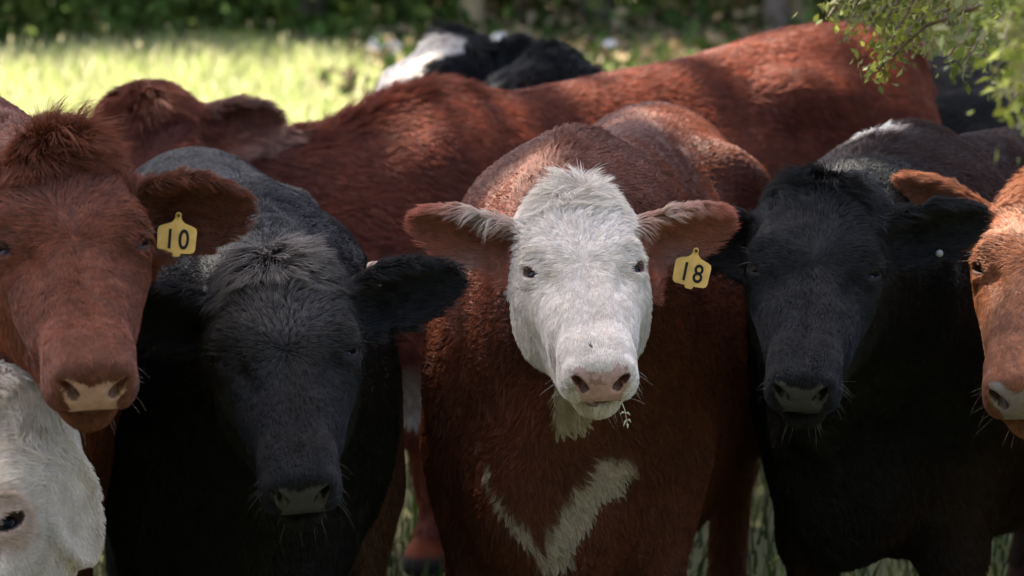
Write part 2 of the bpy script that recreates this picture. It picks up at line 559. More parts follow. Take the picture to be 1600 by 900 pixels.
NL = .90          # muzzle length against the rest of the head
def taper(c, t):
    return (c.g.get('hw', 1.0) - (c.g.get('hw', 1.0) - c.g.get('mw', .87)) * smooth01(t, .18, .42)) * np.ones_like(t)
def to_head(c, p):
    q = ((p - c.O) @ c.H) / F32(c.hs)
    nl = c.g.get('NL', NL)
    q[:, 1] = np.where(q[:, 1] > .2, .2 + (q[:, 1] - .2) / nl, q[:, 1])
    q[:, 0] /= taper(c, q[:, 1])
    return q

def h2l(c, q):
    q = np.array(q, F32)
    q[0] *= taper(c, q[1])
    if q[1] > .2: q[1] = .2 + (q[1] - .2) * c.g.get('NL', NL)
    return c.O + (c.H @ q) * c.hs

def body_sdf(c, p):
    sc = c.sc
    q = p / sc
    q = q.copy(); q[:, 2] = q[:, 2] / c.zs
    q[:, 2] += c.pitch * q[:, 0] * smooth01(q[:, 2], .25, .8)
    P = q.copy(); P[:, 1] = np.abs(P[:, 1])
    fat = c.g.get('fat', 1.0)
    d = ell(P, (-.03, 0, .755), (.66, .305 * fat, .405))
    d = smin(d, ell(P, (.44, 0, .79), (.34, .235, .40)), .12)
    d = smin(d, ell(P, (-.56, 0, .93), (.36, .245, .29)), .12)
    d = smin(d, rcone(P, (-.68, 0, 1.12), (.44, 0, 1.13), .085, .080), .16)
    d = smin(d, ell(P, (.48, .13, .86), (.17, .10, .30)), .08)          # shoulder blade
    d = smin(d, ell(P, (.615, .150, .80), (.09, .07, .13)), .05)         # point of shoulder
    d = smin(d, rcone(P, (-.42, .185, 1.115), (-.50, .20, 1.08), .05, .06), .09)   # hip bone
    d = smin(d, ell(P, (-.62, .15, .80), (.22, .12, .26)), .10)          # thigh
    d = smin(d, ell(P, (.70, 0, .60), (.14, .11, .19)), .12)           # brisket
    d = smin(d, rcone(P, (-.86, 0, 1.12), (-.90, 0, 1.02), .055, .04), .06)
    d = smin(d, rcone(P, (-.91, 0, 1.02), (-.90, 0, .52), .028, .02), .03)
    d = smin(d, ell(P, (-.90, 0, .42), (.04, .04, .13)), .03)
    # front leg
    d = smin(d, rcone(P, (.50, .155, .66), (.50, .155, .42), .105, .062), .07)
    d = smin(d, rcone(P, (.50, .155, .42), (.47, .150, .14), .055, .038), .04)
    d = smin(d, rcone(P, (.47, .150, .14), (.51, .150, .05), .038, .05), .03)
    # hind leg
    d = smin(d, rcone(P, (-.60, .165, .70), (-.55, .165, .55), .13, .10), .08)
    d = smin(d, rcone(P, (-.57, .165, .55), (-.76, .160, .42), .085, .052), .05)
    d = smin(d, rcone(P, (-.76, .160, .42), (-.72, .155, .13), .046, .038), .04)
    d = smin(d, rcone(P, (-.72, .155, .13), (-.67, .155, .05), .038, .05), .03)
    d = smax(d, -(q[:, 2]), .01)
    return d * sc * min(1, c.zs)

def neck_sdf(c, p):
    sc = c.sc
    def L(x, z): return np.array([x, 0, (z - c.pitch * x) * c.zs]) * sc
    hb = h2l(c, (0, .055, -.135)); ht = h2l(c, (0, .15, -.185))
    dr = c.g.get('neckdrop', 0.0)
    um = (L(.40, .98) + hb) * .5 - np.array([0, 0, dr])
    a = smin(rcone(p, L(.40, .98), um, .19 * sc, .145 * sc), rcone(p, um, hb, .145 * sc, .098 * c.hs), .05)
    m = (L(.52, .80) * .5 + ht * .5); m[2] += .01
    b = smin(rcone(p, L(.52, .80), m, .19 * sc, .135 * sc), rcone(p, m, ht, .135 * sc, .075 * c.hs), .06)
    d = smin(a, b, .14)
    c0 = L(.40, 1.12); c1 = h2l(c, (0, .02, -.12)); cm = (c0 + c1) * .5 - np.array([0, 0, dr])
    cr = smin(rcone(p, c0, cm, .085 * sc, .07 * sc), rcone(p, cm, c1, .07 * sc, .06 * c.hs), .04)
    d = smin(d, cr, .12)
    dw = rcone(p, L(.76, .64), h2l(c, (0, .19, -.215)), .06 * sc, .028)
    return smin(d, dw, .055)

def cow_sdf(c, p):
    p = p.astype(F32)
    d = body_sdf(c, p)
    near = (p[:, 0] > .1 * c.sc)
    hc = h2l(c, (0, .2, -.1))
    dist = np.sqrt(((p - hc) ** 2).sum(1))
    near |= dist < .6
    if near.any():
        pn = p[near]
        dn = smin(d[near], neck_sdf(c, pn), .13)
        q = to_head(c, pn)
        hn = (np.abs(q[:, 1] - .2) < .5) & (dist[near] < .62)
        qq = q[hn]
        if len(qq):
            hd = head_sdf(qq, c.g)
            for e in c.ears:
                hd = smin(hd, ear_sdf(qq, e), .03)
            dh = smin(dn[hn], hd * c.hs, .045)
            dn[hn] = dh
        d[near] = dn
    return d

def surface_nets(vol, origin, h):
    s = vol < 0
    nx, ny, nz = vol.shape
    cnt = np.zeros((nx - 1, ny - 1, nz - 1), np.int8)
    for i in (0, 1):
        for j in (0, 1):
            for k in (0, 1):
                cnt += s[i:nx - 1 + i, j:ny - 1 + j, k:nz - 1 + k]
    act = np.argwhere((cnt > 0) & (cnt < 8))
    idx = np.full(cnt.shape, -1, np.int32)
    idx[act[:, 0], act[:, 1], act[:, 2]] = np.arange(len(act))
    acc = np.zeros((len(act), 3), F32); num = np.zeros(len(act), F32)
    cv = {}
    for i in (0, 1):
        for j in (0, 1):
            for k in (0, 1):
                cv[i, j, k] = vol[act[:, 0] + i, act[:, 1] + j, act[:, 2] + k]
    for ax in range(3):
        for a in (0, 1):
            for b in (0, 1):
                k0 = [a, b]; k0.insert(ax, 0); k1 = [a, b]; k1.insert(ax, 1)
                v0 = cv[tuple(k0)]; v1 = cv[tuple(k1)]
                x = (v0 < 0) != (v1 < 0)
                t = np.where(x, v0 / np.where(x, v0 - v1, 1), 0)
                pt = np.tile(np.array(k0, F32), (len(act), 1)); pt[:, ax] = t
                acc += pt * x[:, None]; num += x
    verts = origin + (act + acc / num[:, None]) * h
    quads = []
    for ax in range(3):
        sl0 = [slice(None)] * 3; sl1 = [slice(None)] * 3
        sl0[ax] = slice(0, -1); sl1[ax] = slice(1, None)
        ch = np.argwhere(s[tuple(sl0)] != s[tuple(sl1)])
        o1, o2 = (ax + 1) % 3, (ax + 2) % 3
        ch = ch[(ch[:, o1] > 0) & (ch[:, o2] > 0) & (ch[:, o1] < vol.shape[o1] - 1) & (ch[:, o2] < vol.shape[o2] - 1)]
        inside = s[tuple(ch.T)]
        def cell(d1, d2):
            k = ch.copy(); k[:, o1] -= d1; k[:, o2] -= d2
            return idx[k[:, 0], k[:, 1], k[:, 2]]
        q = np.stack([cell(1, 1), cell(0, 1), cell(0, 0), cell(1, 0)], 1)
        q[~inside] = q[~inside][:, ::-1]
        quads.append(q)
    q = np.concatenate(quads)
    return verts.astype(F32), q[(q >= 0).all(1)]

def refine(V, T, mark):
    """split marked triangles in four, neighbours to match"""
    E = np.sort(np.concatenate([T[:, [0, 1]], T[:, [1, 2]], T[:, [2, 0]]]), 1)
    key = E[:, 0].astype(np.int64) * (len(V) + 1) + E[:, 1]
    uk, inv = np.unique(key, return_inverse=True)
    n = len(T); inv = inv.reshape(3, n).T
    me = np.zeros(len(uk), bool); me[inv[mark].ravel()] = True
    mid = np.full(len(uk), -1, np.int64)
    mid[me] = len(V) + np.arange(me.sum())
    a = (uk // (len(V) + 1))[me]; b = (uk % (len(V) + 1))[me]
    V2 = np.concatenate([V, (V[a] + V[b]) * .5])
    m = mid[inv]; k = (m >= 0)
    ns = k.sum(1)
    out = [T[ns == 0]]
    f = ns == 3
    t, mm = T[f], m[f]
    out += [np.stack([t[:, 0], mm[:, 0], mm[:, 2]], 1), np.stack([mm[:, 0], t[:, 1], mm[:, 1]], 1),
            np.stack([mm[:, 2], mm[:, 1], t[:, 2]], 1), mm]
    for r in range(3):
        o = [r, (r + 1) % 3, (r + 2) % 3]
        f = (ns == 1) & k[:, r]
        t = T[f][:, o]; mm = m[f][:, o]
        out += [np.stack([t[:, 0], mm[:, 0], t[:, 2]], 1), np.stack([mm[:, 0], t[:, 1], t[:, 2]], 1)]
        f = (ns == 2) & ~k[:, r]
        t = T[f][:, o]; mm = m[f][:, o]
        out += [np.stack([t[:, 0], t[:, 1], mm[:, 1]], 1), np.stack([t[:, 0], mm[:, 1], mm[:, 2]], 1),
                np.stack([mm[:, 2], mm[:, 1], t[:, 2]], 1)]
    return V2.astype(F32), np.concatenate(out).astype(np.int64)

def grad(c, V, e=.0015):
    k = np.array([[1, -1, -1], [-1, -1, 1], [-1, 1, -1], [1, 1, 1]], F32)
    g = 0
    for r in k:
        g = g + r * cow_sdf(c, V + r * F32(e))[:, None]
    return g / (4 * e)

def grow(c, h, level):
    """distance field -> one closed triangle mesh, finer on the head"""
    hc = h2l(c, (0, .22, -.1))
    lo = np.minimum(np.array([-1.05, -.42, -.02]) * c.sc, hc - .42)
    hi = np.maximum(np.array([.95, .42, 1.32 * c.zs + .1 * abs(c.pitch)]) * c.sc, hc + .42); lo[2] = -.03
    H = h * 4
    n = np.ceil((hi - lo) / H).astype(int) + 1
    gx = [lo[i] + H * (np.arange(n[i]) + .5) for i in range(3)]
    X = np.stack(np.meshgrid(*gx, indexing='ij'), -1).reshape(-1, 3)
    dc = cow_sdf(c, X).reshape(n)
    near = np.abs(dc) < H * 1.25
    near_f = near.repeat(4, 0).repeat(4, 1).repeat(4, 2)
    vol = dc.repeat(4, 0).repeat(4, 1).repeat(4, 2).astype(F32)
    ii = np.argwhere(near_f)
    vol[near_f] = cow_sdf(c, lo + (ii + .5) * h)
    V, Q = surface_nets(vol, lo + .5 * h, h)
    T = np.concatenate([Q[:, [0, 1, 2]], Q[:, [0, 2, 3]]])
    def project(V, it):
        for _ in range(it):
            g = grad(c, V); gn = np.maximum((g * g).sum(1), .15)
            d = np.clip(cow_sdf(c, V), -h * .5, h * .5)
            V = (V - g * (d / gn)[:, None]).astype(F32)
        return V
    V = project(V, 1)
    for lv in range(level):
        q = to_head(c, V[T].mean(1))
        if lv == 0:
            mk = (q[:, 1] > -.12) & (q[:, 1] < .55) & (q[:, 2] > -.22) & (np.abs(q[:, 0]) < .34) & (q[:, 2] < .2)
        else:
            a = np.abs(q[:, 0])
            mk = ((q[:, 1] > .40) & (q[:, 1] < .55) & (a < .1) & (q[:, 2] > -.17)) | (((np.stack([a, q[:, 1], q[:, 2]], 1) - EYE) ** 2).sum(1) < .045 ** 2)
        V, T = refine(V, T, mk)
        qv = to_head(c, V)
        hm = (qv[:, 1] > -.14) & (qv[:, 1] < .57) & (qv[:, 2] > -.24) & (np.abs(qv[:, 0]) < .36)
        V[hm] = project(V[hm], 2)
    N = unit(grad(c, V)).astype(F32)
    return V, T, N

# ------------------------------------------------ coat colours and zones
def zones(c, p):
    """masks in 0..1 for points of one cow"""
    q = to_head(c, p)
    a = np.abs(q[:, 0])
    z = {}
    z['q'] = q
    hd = np.sqrt((q[:, 0] / .16) ** 2 + ((q[:, 1] - .23) / .30) ** 2 + ((q[:, 2] + .09) / .15) ** 2)
    z['head'] = 1 - smooth01(hd, .95, 1.35)
    ear = np.zeros(len(p), F32); eu = np.zeros(len(p), F32); edir = np.zeros((len(p), 3), F32)
    einner = np.zeros(len(p), F32); eedge = np.zeros(len(p), F32); eup = np.zeros(len(p), F32)
    for e in c.ears:
        r = q - e['B']; u = r @ e['D']; w = r @ e['S']; v = r @ e['N']
        m = (u > .035) & (u < e['L'] + .02) & (np.abs(w) < e['W'] * 1.25) & (np.abs(v) < .11)
        x = np.clip(u / e['L'], 0, 1)
        curl = 1.15 - .65 * smooth01(x, 0, .7)
        v0 = curl * (w * w) / e['W'] - .012 + e['bend'] * e['L'] * x * x
        W = e['W'] * np.clip(1 - ((x - .45) / .57) ** 2, 0, 1) ** np.where(x > .45, .72, .5) * (.62 + .38 * smooth01(x, 0, .45))
        ear[m] = smooth01(u[m], .03, .06); eu[m] = x[m]
        edir[m] = e['D']
        einner[m] = (v[m] > v0[m]).astype(F32)
        eedge[m] = np.clip(1 - (W[m] - np.abs(w[m])) / .016, 0, 1)
        # which way is up for this ear
        upq = c.Hw.T @ np.array([0, 0, 1.])
        eup[m] = (np.sign(w[m] * (e['S'] @ upq)) > 0) * np.clip(np.abs(w[m]) / e['W'], 0, 1)
    z.update(ear=ear, eu=eu, edir=edir, einner=einner, eedge=eedge, eup=eup)
    # bare nose: planum between and below the nostrils
    wob = .0045 * noise(p, 60, 11) + .003 * noise(p, 160, 12)
    top = -.022 + c.g.get('padtop', 0) - .014 * (1 - (a / .05) ** 2) + wob
    top = np.minimum(top, -.029 + c.g.get('padtop', 0) + wob)
    edge = .054 + wob - .55 * np.clip(-.062 - q[:, 2], 0, .022) + .5 * np.clip(-.098 - q[:, 2], 0, .02)
    pad = (q[:, 1] > .450) & (a < edge) & (q[:, 2] < top) & (q[:, 2] > -.1165 + .5 * wob)
    on = np.stack([a, q[:, 1], q[:, 2]], 1) - NOSTRIL
    nos = (q[:, 2] < -.037) & (np.sqrt((on @ NOS_L / .0205) ** 2 + (on @ NOS_S / .0088) ** 2 + (on @ NOS_D / .04) ** 2) < 1)
    nos |= np.sqrt(((np.stack([a, q[:, 1], q[:, 2]], 1) - np.array([.033, .490, -.064])) ** 2 / np.array([.0105, .02, .0105]) ** 2).sum(1)) < 1
    z['pad'] = pad.astype(F32); z['nos'] = nos.astype(F32)
    lip = (q[:, 1] > .440) & (np.abs(q[:, 2] + .1145) < .0045) & (a < .066)
    z['lip'] = lip.astype(F32)
    e = np.stack([a, q[:, 1], q[:, 2]], 1) - EYE
    o = e - EYEDIR * .022
    lo = np.sqrt((o @ EYELONG / .0225) ** 2 + (o @ EYESHORT / .0122) ** 2)
    z['eye'] = ((lo < 1) & (e @ EYEDIR > 0)).astype(F32)
    z['lidrim'] = ((lo < 1.0) & (e @ EYEDIR > .004)).astype(F32)
    return z

def mixc(c, col, m):
    return c * (1 - m[:, None]) + np.asarray(col, F32) * m[:, None]

WHITE = (.76, .70, .62)
def coat_color(c, p, z, skin):
    g = c.g
    n1 = noise(p, 9, 1); n2 = noise(p, 45, 2)
    base = np.asarray(g['base'], F32)
    C = np.tile(base, (len(p), 1)) * (1 + .22 * n1 + .15 * n2)[:, None]
    q = z['q']
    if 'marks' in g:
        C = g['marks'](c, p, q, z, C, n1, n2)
    return np.clip(C, .002, .95)

def skin_color(c, p, z):
    C = coat_color(c, p, z, True)
    g = c.g
    lum = C.mean(1, keepdims=True)
    C = np.where(lum > .35, C * np.array([[.80, .71, .66]]), C)      # pink hide under white hair
    nose = np.asarray(g['nose'], F32)
    n3 = noise(p, 120, 5)
    spots = g.get('nosespots')
    pc = np.tile(nose, (len(p), 1)) * (1 + .18 * n3)[:, None]
    C = np.where(z['pad'][:, None] > 0, pc, C)
    C = np.where(z['lip'][:, None] > 0, pc * .35, C)
    if spots is not None:
        sp = smooth01(noise(p, 150, 8) + .25 * n3, .25, .45) * ((z['q'][:, 2] > -.055) & (z['q'][:, 2] < -.02)) * z['pad']
        C = mixc(C, spots, sp * .7)
    C = np.where(z['nos'][:, None] > 0, pc * np.asarray(np.array(g.get('nostril', (.45, .3, .3))) * .55, F32), C)
    C = mixc(C, g.get('lidcol', (.03, .02, .018)), z['lidrim'])
    hoof = smooth01(-p[:, 2], -.075, -.06)
    C = mixc(C, (.03, .026, .022), hoof)
    return np.clip(C, .002, .95)

#@@COAT
def make_coat(c, V, T, N, root):
    g = c.g
    A = V[T[:, 1]] - V[T[:, 0]]; B = V[T[:, 2]] - V[T[:, 0]]
    area = .5 * np.linalg.norm(np.cross(A, B), axis=1)
    cen = V[T].mean(1); fn = unit(N[T].mean(1))
    wp = cen @ c.M.T + c.o
    vis = in_view(wp, g.get('margin', .14)) & ((unit(CAM - wp) * (fn @ c.M.T)).sum(1) > -.35)
    vis &= wp[:, 2] > .12
    keep = np.where(vis)[0]
    T = T[keep]; area = area[keep]; cen = cen[keep]
    z = zones(c, cen)
    det = g.get('detail', 1.0)
    dens = np.where(z['head'] > .3, 2.9e5, 1.0e5) * det
    dens = np.where(z['ear'] > .5, 3.2e5 * det, dens)
    q = z['q']
    muz = smooth01(q[:, 1], .34, .42) * z['head']
    dens = dens * (1 - .30 * z['head'] * smooth01(-q[:, 1], -.2, -.08))
    dens = dens * (1 + .6 * muz)
    dens *= (1 - z['pad']) * (1 - z['nos']) * (1 - z['lip']) * (1 - z['eye'])
    num = area * dens
    tot = int(num.sum())
    pick = rng.choice(len(T), size=tot, p=num / num.sum())
    r1 = np.sqrt(rng.random(tot)); r2 = rng.random(tot)
    w = np.stack([1 - r1, r1 * (1 - r2), r1 * r2], 1)[:, :, None]
    tri = T[pick]
    P = (V[tri] * w).sum(1); Nn = unit((N[tri] * w).sum(1))
    z = zones(c, P); q = z['q']
    hw = z['head'][:, None]
    a = np.abs(q[:, 0])
    # ---- flow of the hair
    tuft0 = np.exp(-((q[:, 1] + .03) / .03) ** 2 - (q[:, 0] / .05) ** 2)
    fl_body = np.tile(np.array([-1, 0, -.5]), (tot, 1)) + vnoise(P, 3.2, 40) * .45
    fl_body[:, 2] -= .5 * smooth01(-P[:, 2], -.9 * c.sc, -.5 * c.sc)
    wh = np.array([0, g.get('whorl', .20), .0])
    fh = q - wh
    fh = fh * np.array([1.25, 1.0, .5])
    fh = unit(fh)
    fh[:, 1] += .9 * smooth01(q[:, 1], .2, .3)
    up_t = smooth01(-q[:, 1], -.10, .0)
    wcr = smooth01(-q[:, 1] + .035 * noise(P, 22, 66), -.15, .01)[:, None] * g.get('fall', .85)
    fall = np.stack([np.clip(q[:, 0] / .06, -1, 1) * .55, np.ones(tot), np.full(tot, .2)], 1)
    fh = fh * (1 - wcr) + fall * wcr
    fh = fh + (up_t * tuft0)[:, None] * np.array([0, g.get('crown_t', -.2), g.get('crown_n', .2)])
    fh = fh + vnoise(P, 15, 64) * (.55 * smooth01(-q[:, 1], -.24, -.12))[:, None]
    back = smooth01(-q[:, 2], .06, .14)[:, None]
    fh = fh * (1 - back * .6) + np.array([0, .25, -.75]) * back * .6
    er = z['ear'][:, None]
    fe = z['edir'] + (c.Hw.T @ np.array([0, 0, -1.]))[None] * (z['einner'] * z['eup'] * g.get('eardown', .5))[:, None]
    fh = fh * (1 - er) + fe * er
    fhl = fh @ c.H.T
    hw2 = np.maximum(hw, er)
    flow = unit(fl_body) * (1 - hw2) + unit(fhl) * hw2
    # swirling locks
    jit = vnoise(P, 26, 60) * .42 + vnoise(P, 75, 70) * (.34 + .5 * z['head'] * smooth01(-q[:, 1], -.2, -.1))[:, None]
    flow = unit(flow) + jit * (.55 + .5 * (1 - hw)) * g.get('jit', 1.0)
    flow = flow - Nn * (flow * Nn).sum(1, keepdims=True)
    flow = unit(flow)
    # ---- length
    Lb = g.get('len', .024) * (1 + .3 * noise(P, 12, 81))
    tuft = np.exp(-((q[:, 1] + .012) / .04) ** 2 - (q[:, 0] / g.get('tuftw', .065)) ** 2) * (q[:, 2] > -.14)
    fore = np.exp(-((q[:, 1] - .05) / .085) ** 2) * smooth01(q[:, 2], -.13, -.05)
    brow = np.exp(-((a - .092) / .022) ** 2 - ((q[:, 1] - .158) / .026) ** 2)
    Lh = .0105 + .012 * brow + g.get('fore', .016) * fore + g.get('tuft', .03) * tuft + .006 * smooth01(-q[:, 2], .06, .14)
    Lh = Lh * (1 - .45 * smooth01(q[:, 1], .36, .44))
    L = Lb * (1 - z['head']) + Lh * z['head']
    Le = .009 + g.get('earedge', .016) * z['eedge'] + g.get('earfringe', .018) * z['einner'] * (.4 + z['eup']) * (1 - .55 * z['eu'])
    L = np.where(z['ear'] > .5, Le, L)
    cr = np.exp(-(P[:, 1] / (.05 * c.sc)) ** 2) * smooth01(P[:, 0], .2 * c.sc, .45 * c.sc) * (1 - z['head']) * smooth01(P[:, 2], .98 * c.sc * c.zs, 1.1 * c.sc * c.zs)
    L = L + g.get('crest', .015) * cr
    L = L * rng.uniform(.65, 1.2, tot) * (1 + .45 * tuft * noise(P, 90, 83))
    lift = .16 + .16 * fore * z['head'] + .2 * brow * z['head'] + .55 * np.clip(tuft * g.get('stand', .6), 0, 1) + .45 * cr * g.get('crest', .015) / .03
    lift = np.where(z['ear'] > .5, .2 + .3 * z['eedge'], lift)
    lift = np.clip(lift * (1 + .5 * noise(P, 60, 90)), .05, .95)[:, None]
    d0 = unit(flow * (1 - lift) + Nn * (lift + .12))
    d1 = unit(flow + Nn * (lift - .12) * .9 + np.array([0, 0, -.22]) + rng.normal(size=(tot, 3)) * .10 + vnoise(P, 80, 87) * (tuft * .55)[:, None])
    K = 5
    ts = np.linspace(0, 1, K)
    pts = P[:, None, :] + L[:, None, None] * (d0[:, None, :] * ts[None, :, None] + (d1 - d0)[:, None, :] * (ts ** 2)[None, :, None] * .5)
    # ---- clumps: tips lean to the middle of their lock
    cs = g.get('clump', .011) * np.where(z['head'] > .5, .75, 1.0) * (1 + 2.2 * tuft)
    wpz = P + vnoise(P, 55, 33) * .006
    cell = np.floor(wpz / cs[:, None]).astype(np.int64)
    key = ((cell[:, 0] + 5000) * 20011 + cell[:, 1] + 5000) * 20011 + cell[:, 2] + 5000 + (z['ear'] > .5) * 10 ** 14 + (cs * 1e4).astype(np.int64) * 10 ** 15
    uk, inv = np.unique(key, return_inverse=True)
    cnt = np.bincount(inv).astype(float)
    tip = pts[:, -1]
    tc = np.stack([np.bincount(inv, tip[:, k]) / cnt for k in range(3)], 1)[inv]
    amt = np.clip(g.get('clumping', .55) * (.6 + .5 * rng.random(tot)) * np.clip(L / .014, .25, 1.1) * (1 - .6 * (z['ear'] > .5)) * (1 - .45 * z['head'] * smooth01(q[:, 1], .15, .25)), 0, .9)
    pts += (tc - tip)[:, None, :] * amt[:, None, None] * (ts ** 1.7)[None, :, None]
    pts += vnoise(P, 160, 45)[:, None, :] * (L * .10)[:, None, None] * np.sin(ts * 5.0)[None, :, None]
    C = coat_color(c, P, z, False)
    lk = rng.random(len(uk))[inv]
    lv = g.get('lockvar', .46)
    C = C * (1 - .83 * lv + .30 * lv / .46 * rng.random((tot, 1)) + lv * lk[:, None] ** 1.5)
    tipc = np.asarray(g.get('tip', (1.25, 1.2, 1.15)), F32)
    grd = (ts ** 1.5)[None, :, None]
    CP = C[:, None, :] * (1 - grd + grd * tipc[None, None, :])
    if 'frost' in g:      # sun-bleached locks
        fr = g['frost'](c, P, q, z) * (.5 + .5 * rng.random(tot))
        CP = CP * (1 - fr[:, None, None] * grd) + np.array([.58, .50, .44]) * fr[:, None, None] * grd
    rad = np.where((z['head'] > .4) | (z['ear'] > .5), g.get('hair_r', .00036), .00052)
    rad = rad * g.get('thick', 1.0) * rng.uniform(.7, 1.3, tot)
    R = rad[:, None] * np.array([1, 1, .85, .6, .15])[None]
    coat_curves('coat', pts, R, CP, root)
    return tot

def coat_curves(name, pts, R, CP, root):
    n, K = pts.shape[:2]
    cu = bpy.data.hair_curves.new(name)
    cu.add_curves([K] * n)
    cu.attributes['position'].data.foreach_set('vector', pts.astype(F32).ravel()) if 'position' in cu.attributes else cu.points.foreach_set('position', pts.astype(F32).ravel())
    ra = cu.attributes.get('radius') or cu.attributes.new('radius', 'FLOAT', 'POINT')
    ra.data.foreach_set('value', R.astype(F32).ravel())
    ca = cu.attributes.new('col', 'FLOAT_COLOR', 'POINT')
    c4 = np.ones((n * K, 4), F32); c4[:, :3] = np.clip(CP.reshape(-1, 3), 0, .95)
    ca.data.foreach_set('color', c4.ravel())
    cu.materials.append(FUR)
    o = bpy.data.objects.new(name, cu)
    link(o, root)
    return o

def whiskers(c, root, color, n=40):
    pts = []; g = c.g
    V = []
    for k in range(n):
        sd = random.choice((-1, 1))
        t = random.uniform(.42, .475); a = random.uniform(.045, .068); nn = random.uniform(-.115, -.05)
        if random.random() < .3: a = random.uniform(0, .04); nn = random.uniform(-.148, -.13); t = random.uniform(.42, .47)
        p = np.array([[sd * a, t, nn]])
        d = unit(np.array([sd * 1.0, random.uniform(-.1, .7), random.uniform(-.7, .3)])) if nn > -.125 else unit(np.array([sd * .4, .6, -1.0]))
        L = random.uniform(.015, .05)
        ts = np.linspace(0, 1, 5)[:, None]
        curve = p + d * L * ts + (np.array([0, .35, -.5]) + np.array([random.uniform(-.5, .5) for _ in range(3)])) * L * .6 * ts ** 2
        V.append(np.array([h2l(c, x) for x in curve]))
    # brow hairs
    for sd in (-1, 1):
        for k in range(5):
            p = np.array([sd * .098, .155 + k * .006, -.03]); d = unit(np.array([sd * .9, random.uniform(-.6, .3), random.uniform(-.1, .6)]))
            ts = np.linspace(0, 1, 5)[:, None]
            V.append(np.array([h2l(c, x) for x in p + d * random.uniform(.02, .05) * ts + np.array([0, .3, -.2]) * .02 * ts ** 2]))
    pts = np.array(V)
    R = np.tile(np.array([1, .9, .7, .5, .15]) * .00020, (len(pts), 1))
    coat_curves('whiskers', pts, R, np.tile(np.array(color), (len(pts), 5, 1)), root)

def lashes(c, root, color):
    V = []
    for sd in (-1, 1):
        m = np.array([sd, 1, 1])
        for k in range(46):
            x = random.uniform(-1, 1)
            e = EYE + EYEDIR * (.0235 + .001 * (1 - x * x)) + EYELONG * x * .016 + EYESHORT * UPS * (c.g.get('lid', .009) * math.sqrt(max(0, 1 - x * x)) + .001)
            d = unit(EYEDIR * 1.0 + EYESHORT * UPS * .35 + EYELONG * x * .4 + np.random.default_rng(k).normal(size=3) * .08)
            ts = np.linspace(0, 1, 5)[:, None]
            L = random.uniform(.008, .014)
            cv = e + d * L * ts + EYESHORT * UPS * .25 * L * ts ** 2
            V.append(np.array([h2l(c, y * m) for y in cv]))
    pts = np.array(V)
    R = np.tile(np.array([1, .9, .75, .5, .15]) * .00035, (len(pts), 1))
    coat_curves('eyelashes', pts, R, np.tile(np.array(color), (len(pts), 5, 1)), root)
UPS = -1.0 if EYESHORT @ np.array([0, -1, .6]) < 0 else 1.0

def eyemat():
    m, n, l, b = material('eyeball')
    tc = n.new('ShaderNodeTexCoord')
    sx = n.new('ShaderNodeSeparateXYZ'); l.new(tc.outputs['Object'], sx.inputs[0])
    cr = n.new('ShaderNodeValToRGB')
    mr = n.new('ShaderNodeMapRange'); mr.inputs['From Min'].default_value = 0.0; mr.inputs['From Max'].default_value = 0.0206
    l.new(sx.outputs['Z'], mr.inputs['Value']); l.new(mr.outputs[0], cr.inputs[0])
    e = cr.color_ramp.elements
    e[0].position = .42; e[0].color = (.05, .028, .02, 1)
    e[1].position = .52; e[1].color = (.02, .010, .005, 1)
    k = e.new(.86); k.color = (.025, .013, .007, 1)
    k = e.new(.92); k.color = (.003, .003, .004, 1)
    l.new(cr.outputs[0], b.inputs['Base Color'])
    b.inputs['Roughness'].default_value = 0.10
    b.inputs['Specular IOR Level'].default_value = .12
    b.inputs['Coat Weight'].default_value = 0.0
    b.inputs['Coat Roughness'].default_value = .02
    return m
EYEMAT = eyemat()

def eyes(c, root):
    me = None
    for sd in (1, -1):
        a = np.linspace(0, pi, 17); b = np.linspace(0, 2 * pi, 25)[:-1]
        if me is None:
            V = np.array([[sin(x) * cos(y), sin(x) * sin(y), cos(x)] for x in a for y in b]) * .0206
            V[:, 2] *= np.where(V[:, 2] > .0185, 1.03, 1)
            Fq = np.array([[i * 24 + j, i * 24 + (j + 1) % 24, (i + 1) * 24 + (j + 1) % 24, (i + 1) * 24 + j] for i in range(16) for j in range(24)])
            o = np_mesh('eye', V, Fq, EYEMAT, root, True); me = o.data
        else:
            o = link(bpy.data.objects.new('eye', me), root)
        m = np.array([sd, 1, 1])
        zl = unit(c.H @ (EYEDIR * m)); xl = unit(c.H @ (EYELONG * m)); xl = unit(xl - zl * (xl @ zl)); yl = np.cross(zl, xl)
        M = Matrix.Identity(4)
        for r in range(3):
            M[r][0] = xl[r] * c.hs; M[r][1] = yl[r] * c.hs; M[r][2] = zl[r] * c.hs; M[r][3] = h2l(c, EYE * m)[r]
        o.matrix_local = M

